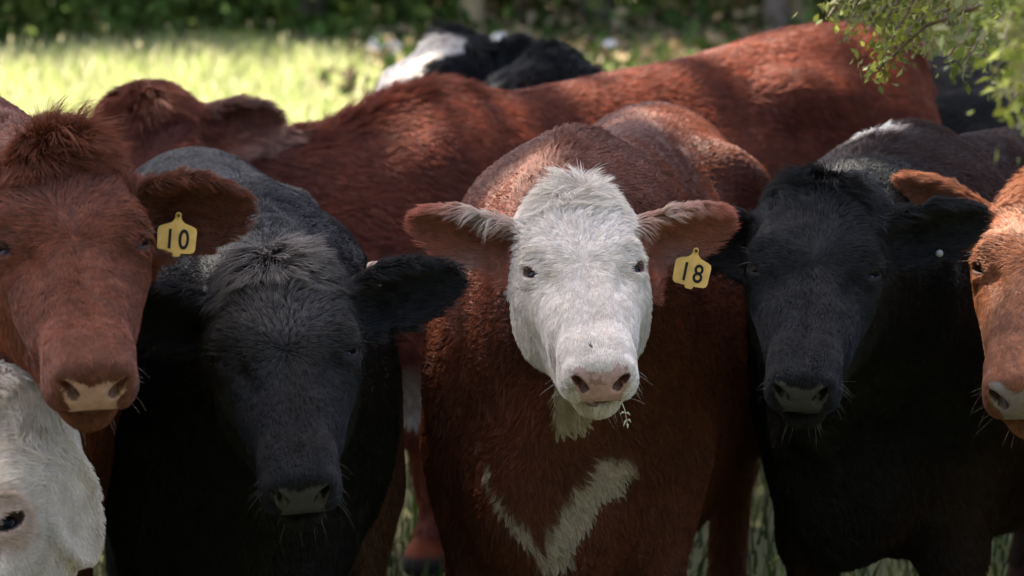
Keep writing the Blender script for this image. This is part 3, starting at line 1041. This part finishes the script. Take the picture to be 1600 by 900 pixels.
# ------------------------------------------------ ear tags with stamped numbers
TAGMAT = plain('tag_plastic', (.88, .52, .13), .55, .35, 45, .2, .15)
INK = plain('tag_ink', (.012, .010, .009), .6, .3)
def ear_tag(root_cow, c, pos, rot_deg, digits, width, facing):
    """yellow two-piece tag: shouldered outline, button, number"""
    z = unit(facing); x = unit(np.cross(UP, z)); y = np.cross(z, x)
    r = radians(rot_deg)
    x2 = x * cos(r) + y * sin(r); y2 = y * cos(r) - x * sin(r)
    w = width * .5
    prof = [(-.14, 0), (-.15, .13), (-.10, .22), (0, .26), (.10, .22), (.15, .13), (.14, 0), (.20, -.16), (.34, -.30), (.78, -.40), (.95, -.48), (1.0, -.62),
            (.97, -1.42), (.90, -1.54), (.76, -1.60), (.24, -1.62), (.21, -1.72), (.14, -1.76), (-.14, -1.76), (-.21, -1.72), (-.24, -1.62), (-.76, -1.60),
            (-.90, -1.54), (-.97, -1.42), (-1.0, -.62), (-.95, -.48), (-.78, -.40), (-.34, -.30), (-.20, -.16)]
    import bmesh
    bm = bmesh.new()
    vs_ = [bm.verts.new((a * w, b * w * (1.16 if b < -.35 else 1.0), .0022 * (a * a) * (b < -.35))) for a, b in prof]
    f = bm.faces.new(vs_)
    ex = bmesh.ops.extrude_face_region(bm, geom=[f])
    bmesh.ops.translate(bm, verts=[v for v in ex['geom'] if isinstance(v, bmesh.types.BMVert)], vec=(0, 0, .0016))
    bmesh.ops.recalc_face_normals(bm, faces=bm.faces)
    # slight bend of the plate
    bmesh.ops.subdivide_edges(bm, edges=bm.edges, cuts=0)
    me = bpy.data.meshes.new('ear_tag'); bm.to_mesh(me); bm.free(); me.materials.append(TAGMAT)
    o = link(bpy.data.objects.new('ear_tag', me), root_cow)
    Ml = c.M.T
    M = Matrix.Identity(4)
    xl, yl, zl = Ml @ x2, Ml @ y2, Ml @ z; pl = Ml @ (pos - c.o)
    for k in range(3):
        M[k][0] = xl[k]; M[k][1] = yl[k]; M[k][2] = zl[k]; M[k][3] = pl[k]
    o.matrix_local = M
    o['label'] = 'yellow plastic ear tag numbered ' + digits
    def disc(name, r0, r1, zz, mat, rr=20):
        V = []; Fq = []
        for k in range(rr):
            an = 2 * pi * k / rr
            for (rad, h) in ((r0, zz), (r1, zz + .0012), (r1 * .55, zz + .0012), (r1 * .5, zz + .0003)):
                V.append((cos(an) * rad, sin(an) * rad + .06 * w, h))
        for k in range(rr):
            k2 = (k + 1) % rr
            for j in range(3): Fq.append((k * 4 + j, k2 * 4 + j, k2 * 4 + j + 1, k * 4 + j + 1))
        return np_mesh(name, np.array(V), np.array(Fq), mat, o, True)
    disc('button', .165 * w, .15 * w, .0017, TAGMAT)
    disc('pin_hole', .085 * w, .08 * w, .0022, INK)
    for k, ch in enumerate(digits):
        cu = bpy.data.curves.new('digit', 'FONT'); cu.body = ch; cu.size = w * 1.42; cu.extrude = .0003; cu.offset = .0005
        cu.align_x = 'CENTER'; cu.align_y = 'CENTER'
        t = bpy.data.objects.new('digit_text', cu); COL.objects.link(t)
        dg = bpy.context.evaluated_depsgraph_get()
        mesh = bpy.data.meshes.new_from_object(t.evaluated_get(dg))
        bpy.data.objects.remove(t)
        xs = np.array([v.co.x for v in mesh.vertices]); 
        mesh.materials.clear(); mesh.materials.append(INK)
        d = link(bpy.data.objects.new('digit', mesh), o)
        d.scale = (.82, 1.0, 1)
        d.location = ((-.36 + .72 * k) * w * (1.0), -1.20 * w, .0026)
    return o

#@@HERD
ONLY = None
HAIR = True
def cow(name_label, setup, h, level, base, nose, group='cattle crowded together', fur=True, wh=None, lash=None, **g):
    key = g.pop('key')
    if ONLY and key not in ONLY: return None
    c = cow_setup(**setup, base=base, nose=nose, **g)
    root = empty('cow', c.o)
    root.rotation_euler = (0, 0, math.atan2(c.M[1, 0], c.M[0, 0]))
    tag(root, name_label, 'cow', group)
    V, T, N = grow(c, h, level)
    c.W = V @ c.M.T + c.o
    z = zones(c, V)
    b = np_mesh('body', V, T, HIDE, root, True, skin_color(c, V, z))
    w = b.data.attributes.new('wet', 'FLOAT', 'POINT')
    w.data.foreach_set('value', np.maximum(z['pad'], z['nos']).astype(F32))
    nh = 0
    if fur and HAIR:
        nh = make_coat(c, V, T, N, root)
    if level:
        eyes(c, root)
        if HAIR:
            whiskers(c, root, wh if wh is not None else (.42, .34, .27))
            lashes(c, root, lash if lash is not None else (.02, .015, .012))
    print('COW', key, len(T), nh)
    return c, root

def ear(dx, dy, dz, ox=0, oy=-.2, oz=1, **k):
    return dict(dir=np.array([dx, dy, dz], float), open=np.array([ox, oy, oz], float), **k)

RED = (.125, .036, .017); BLACK = (.0034, .0033, .0034); DKBROWN = (.05, .02, .012)

def stroke(y, z, pts):
    """distance to a polyline with varying half width"""
    best = np.full(len(y), 9.0)
    for (a, b) in zip(pts[:-1], pts[1:]):
        pa = np.array(a[:2]); ba = np.array(b[:2]) - pa
        h = np.clip(((y - pa[0]) * ba[0] + (z - pa[1]) * ba[1]) / (ba @ ba), 0, 1)
        d = np.hypot(y - pa[0] - h * ba[0], z - pa[1] - h * ba[1]) - (a[2] + (b[2] - a[2]) * h)
        best = np.minimum(best, d)
    return best

def face_white(q, n1, n2, side=.115, nlim=-.13, top=-.03):
    a = np.abs(q[:, 0])
    m = smooth01(q[:, 2] + .02 * n1 + .006 * n2, nlim - .006, nlim + .006) * smooth01(q[:, 1] + .01 * n1, top - .01, top + .01)
    m = np.maximum(m, smooth01(q[:, 1] + .02 * n1, .29, .31) * (q[:, 1] < .6) * (a < .14) * (q[:, 2] > -.26))
    return m

def marks_D(c, p, q, z, C, n1, n2):
    m = face_white(q, n1, n2, nlim=np.where(q[:, 1] < .15, -.135, -.225)) * (1 - (z['ear'] > .3)) * (np.abs(q[:, 0]) < .15)
    # throat patch
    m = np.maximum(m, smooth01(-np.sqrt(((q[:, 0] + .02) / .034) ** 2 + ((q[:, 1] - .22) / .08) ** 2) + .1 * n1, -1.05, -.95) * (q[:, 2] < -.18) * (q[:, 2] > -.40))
    W = p @ c.M.T + c.o
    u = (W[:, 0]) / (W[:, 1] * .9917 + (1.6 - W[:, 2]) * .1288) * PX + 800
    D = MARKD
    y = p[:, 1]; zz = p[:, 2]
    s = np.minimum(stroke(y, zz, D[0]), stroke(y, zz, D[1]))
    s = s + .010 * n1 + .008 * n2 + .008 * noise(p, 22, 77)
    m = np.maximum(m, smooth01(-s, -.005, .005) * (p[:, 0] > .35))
    # pale upper rim and pink ears, brightened in colour for sun shining through
    er = (z['ear'] > .3)
    em = er * smooth01(z['eup'] + .25 * n2 + .2 * n1, .25, .95) * (1 - smooth01(z['eu'], .55, .92))
    C = mixc(C, (.50, .19, .12), er * .85)
    C = mixc(C, (.62, .52, .44), np.clip(em, 0, 1) * .9)
    low = er * z['einner'] * smooth01(-z['eup'] + .3 * n1, -.12, .1) * smooth01(z['eu'], .25, .45) * (1 - smooth01(z['eu'], .5, .75))
    C = mixc(C, (.5, .36, .29), np.clip(low, 0, 1) * .5)
    W_ = np.where((q[:, 2] < -.2)[:, None], np.array([[.50, .43, .33]]), np.array([WHITE]))  # duller white on throat and brisket stands in for shade
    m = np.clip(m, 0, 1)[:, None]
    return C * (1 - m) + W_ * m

cows = {}
# D: the white faced red cow in the middle, tag 18
D_set = dict(origin=(.19, 5.58), fwd=(-.20, -1), sc=.955, zs=1.0, poll=at(897, 294, 4.72), psi=4, tau=48, roll=-3, hs=.88,
             ears=(ear(1, .20, .05, -.05, -.55, 1, L=.235, W=.062), ear(-1, .20, .05, .05, -.55, 1, L=.25, W=.064)))
_c = cow_setup(**D_set)
def loc(c, u, v, d):
    l = c.M.T @ (at(u, v, d) - c.o); return (l[1], l[2])
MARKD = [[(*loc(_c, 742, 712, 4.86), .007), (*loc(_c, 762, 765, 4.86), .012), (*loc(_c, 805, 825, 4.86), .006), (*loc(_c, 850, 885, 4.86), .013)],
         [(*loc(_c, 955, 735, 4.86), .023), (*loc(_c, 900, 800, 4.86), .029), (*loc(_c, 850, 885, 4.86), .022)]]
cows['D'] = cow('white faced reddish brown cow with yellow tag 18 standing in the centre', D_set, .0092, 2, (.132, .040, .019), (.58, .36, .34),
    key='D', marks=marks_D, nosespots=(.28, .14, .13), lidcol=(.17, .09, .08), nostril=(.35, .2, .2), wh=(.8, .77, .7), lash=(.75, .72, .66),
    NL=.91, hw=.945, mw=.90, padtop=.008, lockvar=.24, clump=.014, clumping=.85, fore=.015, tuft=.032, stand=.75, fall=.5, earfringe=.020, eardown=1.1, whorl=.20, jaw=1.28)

# A: big red cow on the left, tag 10
def marks_A(c, p, q, z, C, n1, n2):
    mz = smooth01(q[:, 1], .40, .47) * z['head']
    C = mixc(C, (.17, .07, .04), mz * .5)
    er = (z['ear'] > .3)
    C = mixc(C, (.11, .032, .013), er * .6)
    return C
A_set = dict(origin=(-1.20, 5.25), fwd=(.5, -.87), sc=1.05, zs=1.0, poll=at(92, 226, 4.18), psi=15, tau=45, roll=-3, hs=.95,
             ears=(ear(1, .03, -.05, .15, -.3, 1, L=.215, W=.066), ear(-1, -.05, 0, -.15, -.3, 1, L=.2)))
cows['A'] = cow('large red cow with shaggy crown and yellow tag 10 at the left edge', A_set, .0105, 2, (.150, .045, .021), (.52, .30, .255),
    key='A', marks=marks_A, tip=(1.5, 1.38, 1.28), fore=.030, tuft=.080, earfringe=.008, fall=.7, stand=1.15, padtop=-.006, lidcol=(.05, .025, .018), lid=.0042, tuftw=.05, crown_t=-.1, crown_n=.1, clumping=.7)

# B: white cow at the lower left
def marks_B(c, p, q, z, C, n1, n2):
    a = np.abs(q[:, 0])
    e = np.sqrt((a - .092) ** 2 + (q[:, 1] - .19) ** 2 + (q[:, 2] + .04) ** 2)
    C = mixc(C, (.52, .36, .27), (1 - smooth01(e, .03, .055)) * .7)
    st = (1 - smooth01(np.abs(a - .085 + .01 * n1), .006, .014)) * smooth01(q[:, 1], .215, .23) * (1 - smooth01(q[:, 1], .25, .28)) * (q[:, 2] > -.09)
    C = mixc(C, (.06, .04, .03), st * .8)
    return C
B_set = dict(origin=(-1.82, 3.98), fwd=(1, .02), sc=.9, zs=.95, poll=at(-72, 600, 4.14), psi=-20, tau=33, roll=-6, hs=1.1,
             ears=(ear(.45, -.88, .12, .75, .3, 1, L=.17, W=.046), ear(-.8, -.5, 0, -.4, 0, 1)))
cows['B'] = cow('white cow at the lower left corner under the chin of the large red cow', B_set, .011, 2, (.66, .60, .52), (.5, .36, .3),
    key='B', marks=marks_B, lockvar=.14, jit=.45, clumping=.35, len=.010, fore=.008, tuft=.045, stand=.4, lidcol=(.05, .035, .03), wh=(.8, .77, .7), lash=(.75, .72, .66), crown_t=.3, margin=.3, earfringe=.0, earedge=-.003, clump=.006)

# C: black cow with lowered head
def frost_C(c, p, q, z):
    f = np.exp(-((q[:, 1] - .02) / .065) ** 2 - (q[:, 0] / .055) ** 2) * (q[:, 2] > -.14)
    f2 = np.exp(-((q[:, 1] - .13) / .08) ** 2 - (q[:, 0] / .09) ** 2) * (q[:, 2] > -.1) * .42
    return np.clip(f * 1.1 + f2 * .8, 0, 1)
def marks_C(c, p, q, z, C, n1, n2):
    br = smooth01(p[:, 1] + .05 * n1, .12, .2) * smooth01(-p[:, 2], -.85, -.6) * (p[:, 0] < .62) * (p[:, 0] > .1)
    return mixc(C, (.07, .034, .024), np.clip(br, 0, 1))
C_set = dict(origin=(-.54, 5.42), fwd=(.20, -1), sc=.95, zs=.935, poll=at(432, 403, 4.42), psi=6, tau=42, roll=-5, hs=.92,
             ears=(ear(1, .30, -.1, .2, -.1, 1, L=.235, W=.058), ear(-1, .18, -.1, -.2, -.3, 1, L=.22, W=.06)))
cows['C'] = cow('black cow with lowered head and greyish forelock between the tagged cows', C_set, .0095, 2, BLACK, (.046, .043, .050),
    key='C', mw=.83, lid=.0044, tip=(3.3, 2.8, 2.4), marks=marks_C, frost=frost_C, fore=.026, tuft=.040, fall=.65, stand=.8, lidcol=(.02, .016, .014), nostril=(.3, .3, .3), wh=(.25, .22, .2))

# E: black cow right of centre
def marks_E(c, p, q, z, C, n1, n2):
    b = smooth01(-p[:, 0] + .12 * n1, -.75, -.45) * (1 - z['head'])
    C = mixc(C, (.026, .013, .009), np.clip(b, 0, 1))
    w = np.exp(-((p[:, 0] - .49) / .024) ** 2 - ((p[:, 1] + .02) / .036) ** 2) * (p[:, 2] > 1.05)
    return mixc(C, (.6, .58, .55), np.clip(w * 1.6 + .4 * n2 * w, 0, 1))
E_set = dict(origin=(.96, 5.88), fwd=(-.52, -.85), sc=.955, zs=.985, poll=at(1283, 286, 4.76), psi=-9, tau=44, roll=3, hs=.92,
             ears=(ear(1, .22, .05, .1, -.35, 1, L=.225, W=.06), ear(-1, .05, -.15, -.2, -.2, 1, L=.19)))
cows['E'] = cow('black cow with upright crown tuft facing forward right of the centre', E_set, .0098, 2, BLACK, (.050, .047, .054),
    key='E', mw=.83, lid=.0044, tip=(2.5, 2.1, 1.75), marks=marks_E, fore=.014, tuft=.040, fall=.7, stand=1.0, lidcol=(.02, .016, .014), nostril=(.3, .3, .3), wh=(.25, .22, .2))

# F: tan red cow cut by the right edge
F_set = dict(origin=(1.74, 5.82), fwd=(-.62, -.78), sc=1.0, zs=1.0, poll=at(1650, 272, 4.95), psi=-21, tau=46, roll=0, hs=1.04,
             ears=(ear(1, 0, 0), ear(-1, .50, -.10, -.2, -.4, 1, L=.215, W=.048)))
cows['F'] = cow('light tan red cow with pale nose cut by the right edge', F_set, .0115, 2, (.29, .118, .058), (.27, .22, .20),
    key='F', lid=.0045, fore=.02, tuft=.03, stand=.5, padtop=.004, lidcol=(.06, .03, .02), margin=.3)

# G: big red cow standing side-on behind
def marks_G(c, p, q, z, C, n1, n2):
    C = mixc(C, (.25, .10, .055), (z['ear'] > .3) * z['einner'] * smooth01(z['eu'], .25, .6) * .8)  # ear inside coloured lighter outward, as if light reaches it
    C = mixc(C, (.34, .2, .14), (z['ear'] > .3) * z['eedge'] * .7)
    lo = smooth01(-p[:, 2] + .06 * n1, -.56, -.50) * (p[:, 0] > .62) * (p[:, 2] > .40)
    return mixc(C, (.5, .44, .38), np.clip(lo, 0, 1))
G_set = dict(origin=(.20, 7.28), fwd=(-.86, -.51), sc=1.13, zs=.855, poll=at(214, 150, 6.62), psi=0, tau=24, roll=-10, hs=1.08, pitch=.16,
             ears=(ear(1, .13, -.1, .1, -.25, 1, L=.21, W=.06), ear(-1, .1, -.1)))
cows['G'] = cow('long red cow standing side on behind the others', G_set, .0125, 1, (.172, .041, .017), (.3, .2, .15),
    key='G', marks=marks_G, len=.034, tuft=.03, fore=.05, crest=.035, neckdrop=.125, detail=.62, thick=1.35, clump=.018)

# cattle farther back
def marks_I(c, p, q, z, C, n1, n2):
    m = smooth01(-np.abs(q[:, 0]) + .03 * n1 + .012 * n2, -.088, -.078) * smooth01(q[:, 1] + .02 * n1, .0, .02) * (1 - smooth01(q[:, 1] + .03 * n1, .36, .38)) * (q[:, 2] > -.09)
    return mixc(C, WHITE, np.clip(m, 0, 1))
I_set = dict(origin=(.25, 9.15), fwd=(-.75, -.66), sc=.82, zs=.95, poll=at(694, 48, 8.45), psi=-50, tau=60, roll=-8, hs=1.2,
             ears=(ear(.8, .35, -.5, .3, -.2, 1, L=.19), ear(.1, -.2, -.9)))
cows['I'] = cow('black cow with white blaze raising its head behind the red back', I_set, .015, 1, BLACK, (.08, .07, .07),
    key='I', marks=marks_I, detail=.22, thick=2.2, clump=.02, ear_th=.009)
J_set = dict(origin=(.72, 8.95), fwd=(-.8, -.6), sc=.82, zs=.95, poll=at(852, 70, 8.3), psi=-58, tau=62, roll=-4, hs=1.06,
             ears=(ear(.3, -.35, -.9, .6, .2, .5, L=.16), ear(.1, -.3, -.9)))
cows['J'] = cow('black cow with glossy poll behind the red back beside the blazed head', J_set, .015, 1, BLACK, (.08, .07, .07),
    key='J', detail=.22, thick=2.2, clump=.02, tuft=.02, ear_th=.009)
K_set = dict(origin=(1.88, 8.75), fwd=(1, .10), sc=.88, zs=.965, poll=at(2200, 160, 8.9), psi=60, tau=40, roll=0, hs=.95, ears=(ear(1, 0, 0), ear(-1, 0, 0)))
cows['K'] = cow('black cow standing side on whose back shows right of the red rump', K_set, .018, 0, BLACK, (.08, .07, .07),
    key='K', detail=.3, thick=1.8, len=.03, clump=.02, ear_th=.010)
M_set = dict(origin=(1.93, 9.75), fwd=(.96, .28), sc=.92, zs=.975, poll=at(2150, 120, 10.0), psi=60, tau=40, roll=0, hs=.95, ears=(ear(1, 0, 0), ear(-1, 0, 0)))
cows['M'] = cow('farthest black cow with its rump showing under the leafy branch', M_set, .018, 0, (.016, .013, .013), (.08, .07, .07),
    key='M', detail=.3, thick=1.8, len=.03, clump=.02, ear_th=.010)
L_set = dict(origin=(-2.16, 7.05), fwd=(-.97, -.2), sc=1.0, zs=.965, poll=at(-700, 200, 6.7), psi=-60, tau=40, roll=0, hs=1.0, ears=(ear(1, 0, 0), ear(-1, 0, 0)))
cows['L'] = cow('rusty roan cow whose rump shows behind the shaggy crown at the left edge', L_set, .018, 0, (.12, .05, .035), (.3, .2, .15),
    key='L', detail=.3, thick=1.8, len=.025, clump=.02, ear_th=.010)

#@@DETAILS
def hit(key, u, v, r=7, lift=0.0):
    """the point of a cow's hide seen at a photograph pixel"""
    W = cows[key][0].W
    rel = W - CAM; d = rel @ FWD
    uu = 800 + (rel @ RIGHT) / d * PX; vv = 450 - (rel @ UP) / d * PX
    m = np.hypot(uu - u, vv - v) < r
    dd = d[m].min() if m.any() else 4.6
    return at(u, v, dd - lift)
def tag_on(key, u, v, rot, digits, width):
    if cows.get(key):
        c, root = cows[key]
        ear_tag(root, c, hit(key, u, v, 10, .016), rot, digits, width, unit(BACK + UP * .08 + RIGHT * .06))
tag_on('A', 279, 339, -4, '10', .057)
tag_on('D', 1087, 394, -12, '18', .060)

STUDWHITE = plain('stud_plastic', (.26, .24, .22), .6, .3, 80, .3)
STUDTAN = plain('stud_cap', (.42, .27, .19), .6, .3, 80, .25)
def lathe(prof, sides=14):
    V = [(r * cos(2 * pi * k / sides), r * sin(2 * pi * k / sides), z) for (r, z) in prof for k in range(sides)]
    Fq = [(i * sides + k, i * sides + (k + 1) % sides, (i + 1) * sides + (k + 1) % sides, (i + 1) * sides + k) for i in range(len(prof) - 1) for k in range(sides)]
    return np.array(V), np.array(Fq)
def stud(key, name, u, v, axis, prof, mat, lift=0.0):
    c, root = cows[key]
    p = hit(key, u, v, 8, lift)
    z = unit(axis); x = unit(np.cross(z, [.3, .9, .1])); y = np.cross(z, x)
    V, Fq = lathe(prof)
    W = p + V[:, :1] * x + V[:, 1:2] * y + V[:, 2:] * z
    return np_mesh(name, (W - c.o) @ c.M, Fq, mat, root, True)
if cows.get('C'):
    stud('C', 'ear_stud', 588, 440, UP + RIGHT * -.2, [(.0001, -.01), (.007, -.008), (.0065, .012), (.0055, .016)], STUDWHITE, -.012)
    stud('C', 'stud_cap', 588, 440, UP + RIGHT * -.2, [(.0058, .0155), (.010, .018), (.0105, .026), (.007, .031), (.0001, .032)], STUDTAN, -.012)
if cows.get('E'):
    stud('E', 'ear_stud', 1468, 396, BACK + UP * .2, [(.0001, -.004), (.0065, -.002), (.006, .002), (.003, .0035), (.0001, .004)], STUDWHITE, .004)

# bit of hay hanging from the centre cow's lip, and the fly on its nose
HAY = plain('hay', (.55, .50, .30), .7, .2, 90, .2)
def hay_sprig():
    p0 = hit('D', 972, 632, 10, .006) if cows.get('D') else at(972, 632, 4.4)
    dd = (p0 - CAM) @ FWD - .012
    P = [at(972, 630, dd + .01), at(976, 640, dd), at(978, 650, dd), at(980, 662, dd)]
    root = empty('hay_sprig', P[0]); tag(root, 'pale sprig of hay hanging from the lip of the white faced cow', 'hay')
    v, f = tube([x - P[0] for x in P], [.0008, .0007, .0006, .0005], 6)
    np_mesh('stem', v, f, HAY, root, True)
    for (u, v_, du, dv) in ((977, 645, -8, 2), (977, 645, 8, 4), (979, 656, -5, 10), (980, 656, 6, 4), (980, 662, 1, 7)):
        a = at(u, v_, dd - .001); b = at(u + du, v_ + dv, dd - .004); m = (a + b) / 2 + UP * .002
        v, f = tube([x - P[0] for x in (a, m, b)], [.0006, .0017, .0004], 6)
        np_mesh('leaf', v, f, HAY, root, True)
FLYMAT = plain('fly_body', (.01, .01, .012), .4, .5)
WINGMAT = plain('fly_wing', (.12, .11, .10), .3, .5)
def fly(u, v):
    p = hit('D', u, v, 6, .004)
    n = unit(cows['D'][0].Hw[:, 2]); t = unit(cows['D'][0].Hw[:, 1] + .5 * cows['D'][0].Hw[:, 0]); x = np.cross(n, t)
    root = empty('fly', p); tag(root, 'tiny black fly on the white nose of the centre cow', 'fly')
    pr = [(.0001, -.0045), (.0018, -.003), (.0021, 0), (.0013, .0022), (.0017, .0032), (.0011, .0044), (.0001, .0048)]
    V, Fq = lathe(pr, 10)
    np_mesh('body', V[:, :1] * x + V[:, 1:2] * n + V[:, 2:] * t, Fq, FLYMAT, root, True)
    for s_ in (-1, 1):
        W = np.array([(0, .0018, .001), (s_ * .0022, .0024, -.002), (s_ * .0026, .0022, -.0055), (s_ * .0008, .0020, -.005)])
        np_mesh('wing', W[:, :1] * x + W[:, 1:2] * n + W[:, 2:] * t, np.array([[0, 1, 2, 3]]), WINGMAT, root)
if cows.get('D'):
    hay_sprig(); fly(923, 540)

#@@CANOPY
# ---------------------------------------------------------------- trees over the herd: a tall one behind the left, a low bough from the right
def limb_set(starts_ends, r0):
    parts = []
    for s_, e in starts_ends:
        s_ = np.array(s_, float); e = np.array(e, float); m = (s_ + e) * .5 + np.array([0, 0, .6])
        parts.append(tube([s_, s_ * .6 + m * .4, m, m * .4 + e * .6 + [0, 0, .1], e], [r0, r0 * .8, r0 * .6, r0 * .4, .015], 7))
    v, f, _ = merge(parts)
    return v, f

def shade_tree():
    global rng
    rng = np.random.default_rng(99); random.seed(99)
    base = np.array([-4.2, 12.6, 0.0])
    root = empty('tree', base)
    tag(root, 'tall broad leafed shade tree standing behind the herd out of frame', 'tree')
    v, f = tube([(0, 0, -.1), (.05, 0, 2.5), (.1, -.1, 5), (.5, -.5, 7.5), (1.2, -1.3, 10.2)], [.42, .33, .28, .2, .08], 14)
    np_mesh('trunk', v, f, BARK, root, True)
    ctr = np.array([-2.4, 10.5, 9.6])
    se = []
    for k in range(12):
        an = k * 2.4; rr = 1.6 + 2.2 * ((k * .37) % 1)
        se.append(((.1 + .04 * k, -.1 - .04 * k, 5 + .3 * k), ctr - base + np.array([cos(an) * rr, sin(an) * rr, -.3 + .12 * k])))
    v, f = limb_set(se, .12)
    np_mesh('limbs', v, f, BARK, root, True)
    n = 62000
    P = ctr + (rng.random((n, 3)) * 2 - 1) * [5.0, 5.2, 1.35]
    k = noise(P, 1.0, 52) + .5 * noise(P, 2.6, 53)
    keep = k > -.85
    rr = np.hypot((P[:, 0] - ctr[0]) / 4.6, (P[:, 1] - ctr[1]) / 4.9)
    keep &= rr < 1 + .12 * noise(P, .9, 54)
    for (w, r) in GAPS:                          # openings in the crown that let sun through
        rel = P - w
        al = rel @ SUN_TO
        dd = np.linalg.norm(rel - al[:, None] * SUN_TO, axis=1)
        keep &= ~(dd < r * (1 + .25 * noise(P, 5, 55)) + .05)
    P = P[keep]
    extra = []                                   # leaf clumps added on sun lines to keep sun off chosen spots
    for (w, r) in SUN_BLOCKERS:
        zz = rng.uniform(8.6, 10.8, 120)
        extra.append(w + SUN_TO * ((zz - w[2]) / SUN_TO[2])[:, None] + rng.normal(size=(120, 3)) * [r * .55, r * .55, .1])
    P = np.concatenate([P] + extra); n = len(P)
    c = np.array([[.07, .13, .025]]) * (.6 + .8 * rng.random((n, 1)))
    v, f, c = leaf_cloud(P - base, rng.uniform(.13, .23, n), c, .62)
    np_mesh('crown', v, f, LEAF, root, cols=c)

def bough_tree():
    base = np.array([3.6, 8.6, 0.0])
    root = empty('tree', base)
    tag(root, 'small leafed tree whose low bough hangs in at the upper right', 'tree')
    v, f = tube([(0, 0, -.1), (.02, 0, 1.0), (-.05, -.05, 2.0), (-.1, -.1, 3.2), (-.2, -.2, 4.2)], [.2, .16, .13, .09, .03], 12)
    np_mesh('trunk', v, f, BARK, root, True)
    t1 = at(1900, -260, 5.6) - base; t2 = at(1640, -60, 5.5) - base
    parts = [tube([(-.05, 0, 2.0), t1 * .5 + np.array([0, 0, .9]), t1, t2], [.08, .055, .03, .012], 7)]
    se = [((-.05, 0, 2 + .3 * k), (cos(k * 2.1) * 1.3, sin(k * 2.1) * 1.3, 3.0 + .25 * k)) for k in range(6)]
    parts.append(limb_set(se, .05))
    v, f, _ = merge(parts); np_mesh('limbs', v, f, BARK, root, True)
    n = 5000
    P = unit(rng.normal(size=(n, 3))) * rng.random((n, 1)) ** .4 * [1.6, 1.6, 1.2] + [0, 0, 3.8]
    P = P[noise(P, 1.6, 57) > -.35]; n = len(P)
    c = np.array([[.12, .19, .035]]) * (.5 + .9 * rng.random((n, 1)))
    v, f, c = leaf_cloud(P, rng.uniform(.04, .08, n), c, .5)
    np_mesh('crown', v, f, LEAF, root, cols=c)
    # twigs of the bough in view, small pale leaves in sprigs
    tw = []; LP = []; LC = []
    sprigs = []
    for k in range(250):
        u = random.uniform(1290, 1720); lim = np.interp(u, [1290, 1360, 1450, 1540, 1600, 1720], [40, 75, 100, 140, 190, 280])
        v_ = random.uniform(-120, lim)
        d = random.choice([random.uniform(2.6, 3.6), random.uniform(4.9, 6.6), random.uniform(5.5, 8.6)])
        if u < 1500: d = random.choice([random.uniform(5.2, 6.2), random.uniform(6.5, 9.0)])
        sprigs.append((u, v_, d))
    sprigs += [(1358, 112, 5.35), (1378, 92, 5.35), (1395, 88, 5.4), (1352, 126, 5.35), (1510, 88, 5.5), (1500, 60, 5.5), (1590, 120, 5.2), (1596, 90, 5.2), (1585, 60, 5.2), (1312, 16, 5.6), (1330, 30, 5.6)]
    for (u, v_, d) in sprigs:
        tip = at(u, v_, d)
        st = at(u + random.uniform(60, 190), v_ - random.uniform(90, 200), d + random.uniform(-.1, .3))
        mid = (tip + st) * .5 + np.array([0, 0, .03])
        tw.append(tube([st - base, mid - base, tip - base], [.005, .0035, .0015], 5))
        m = random.randint(55, 90)
        f_ = rng.random((m, 1)) ** .7
        pp = st * (1 - f_) ** 2 + 2 * mid * f_ * (1 - f_) + tip * f_ ** 2 + rng.normal(size=(m, 3)) * .018
        LP.append(pp)
        tone = random.choice([(.36, .39, .07), (.24, .28, .05), (.13, .17, .03), (.28, .27, .09)])
        LC.append(np.array(tone) * rng.uniform(.45, 1.2, (m, 1)))
    v, f, _ = merge(tw); np_mesh('twigs', v, f, BARK, root, True)['kind'] = 'stuff'
    P = np.concatenate(LP); C = np.concatenate(LC)
    v, f, c = leaf_cloud(P - base, rng.uniform(.011, .026, len(P)), C, .5, droop=np.array([-.3, 0, -.4]))
    np_mesh('bough_leaves', v, f, LEAF, root, cols=c)['kind'] = 'stuff'

GAPS = []
SUN_BLOCKERS = []
for (k_, u_, v_, r_) in [('D', 905, 430, .18), ('D', 930, 545, .18), ('A', 100, 330, .32), ('A', 115, 480, .3), ('C', 430, 480, .3), ('C', 465, 660, .3),
                         ('E', 1280, 380, .3), ('E', 1262, 560, .3), ('E', 1520, 215, .3), ('E', 1440, 225, .25), ('B', 60, 700, .3)]:
    if cows.get(k_): SUN_BLOCKERS.append((hit(k_, u_, v_, 10), r_))
def gap(u, v, d, r): GAPS.append((at(u, v, d), r))
def gap_on(key, u, v, r):
    if cows.get(key): GAPS.append((hit(key, u, v, 8), r))
gap(1200, 110, 7.3, .13); gap(1235, 90, 7.4, .08); gap(1120, 185, 7.15, .07); gap(830, 290, 5.0, .05); gap_on('D', 722, 622, .03)
gap_on('G', 1000, 125, .14); gap_on('G', 1150, 130, .15); gap_on('G', 880, 160, .10); gap_on('G', 1215, 200, .09); gap_on('G', 640, 170, .07); gap_on('D', 1080, 205, .13); gap_on('D', 965, 210, .08); gap_on('A', 95, 195, .10); gap_on('A', 340, 290, .07); gap_on('C', 330, 215, .09); gap(1060, 190, 6.0, .08)
gap_on('D', 675, 340, .12); gap_on('D', 1145, 340, .14); gap_on('D', 835, 305, .08); gap(1400, 60, 5.6, .35); gap(1540, 60, 5.2, .4); gap(1290, 160, 7.4, .08)
gap(320, 210, 5.9, .06); gap_on('I', 650, 90, .07); gap_on('G', 220, 160, .06); gap_on('G', 380, 185, .05)
shade_tree()
bough_tree()
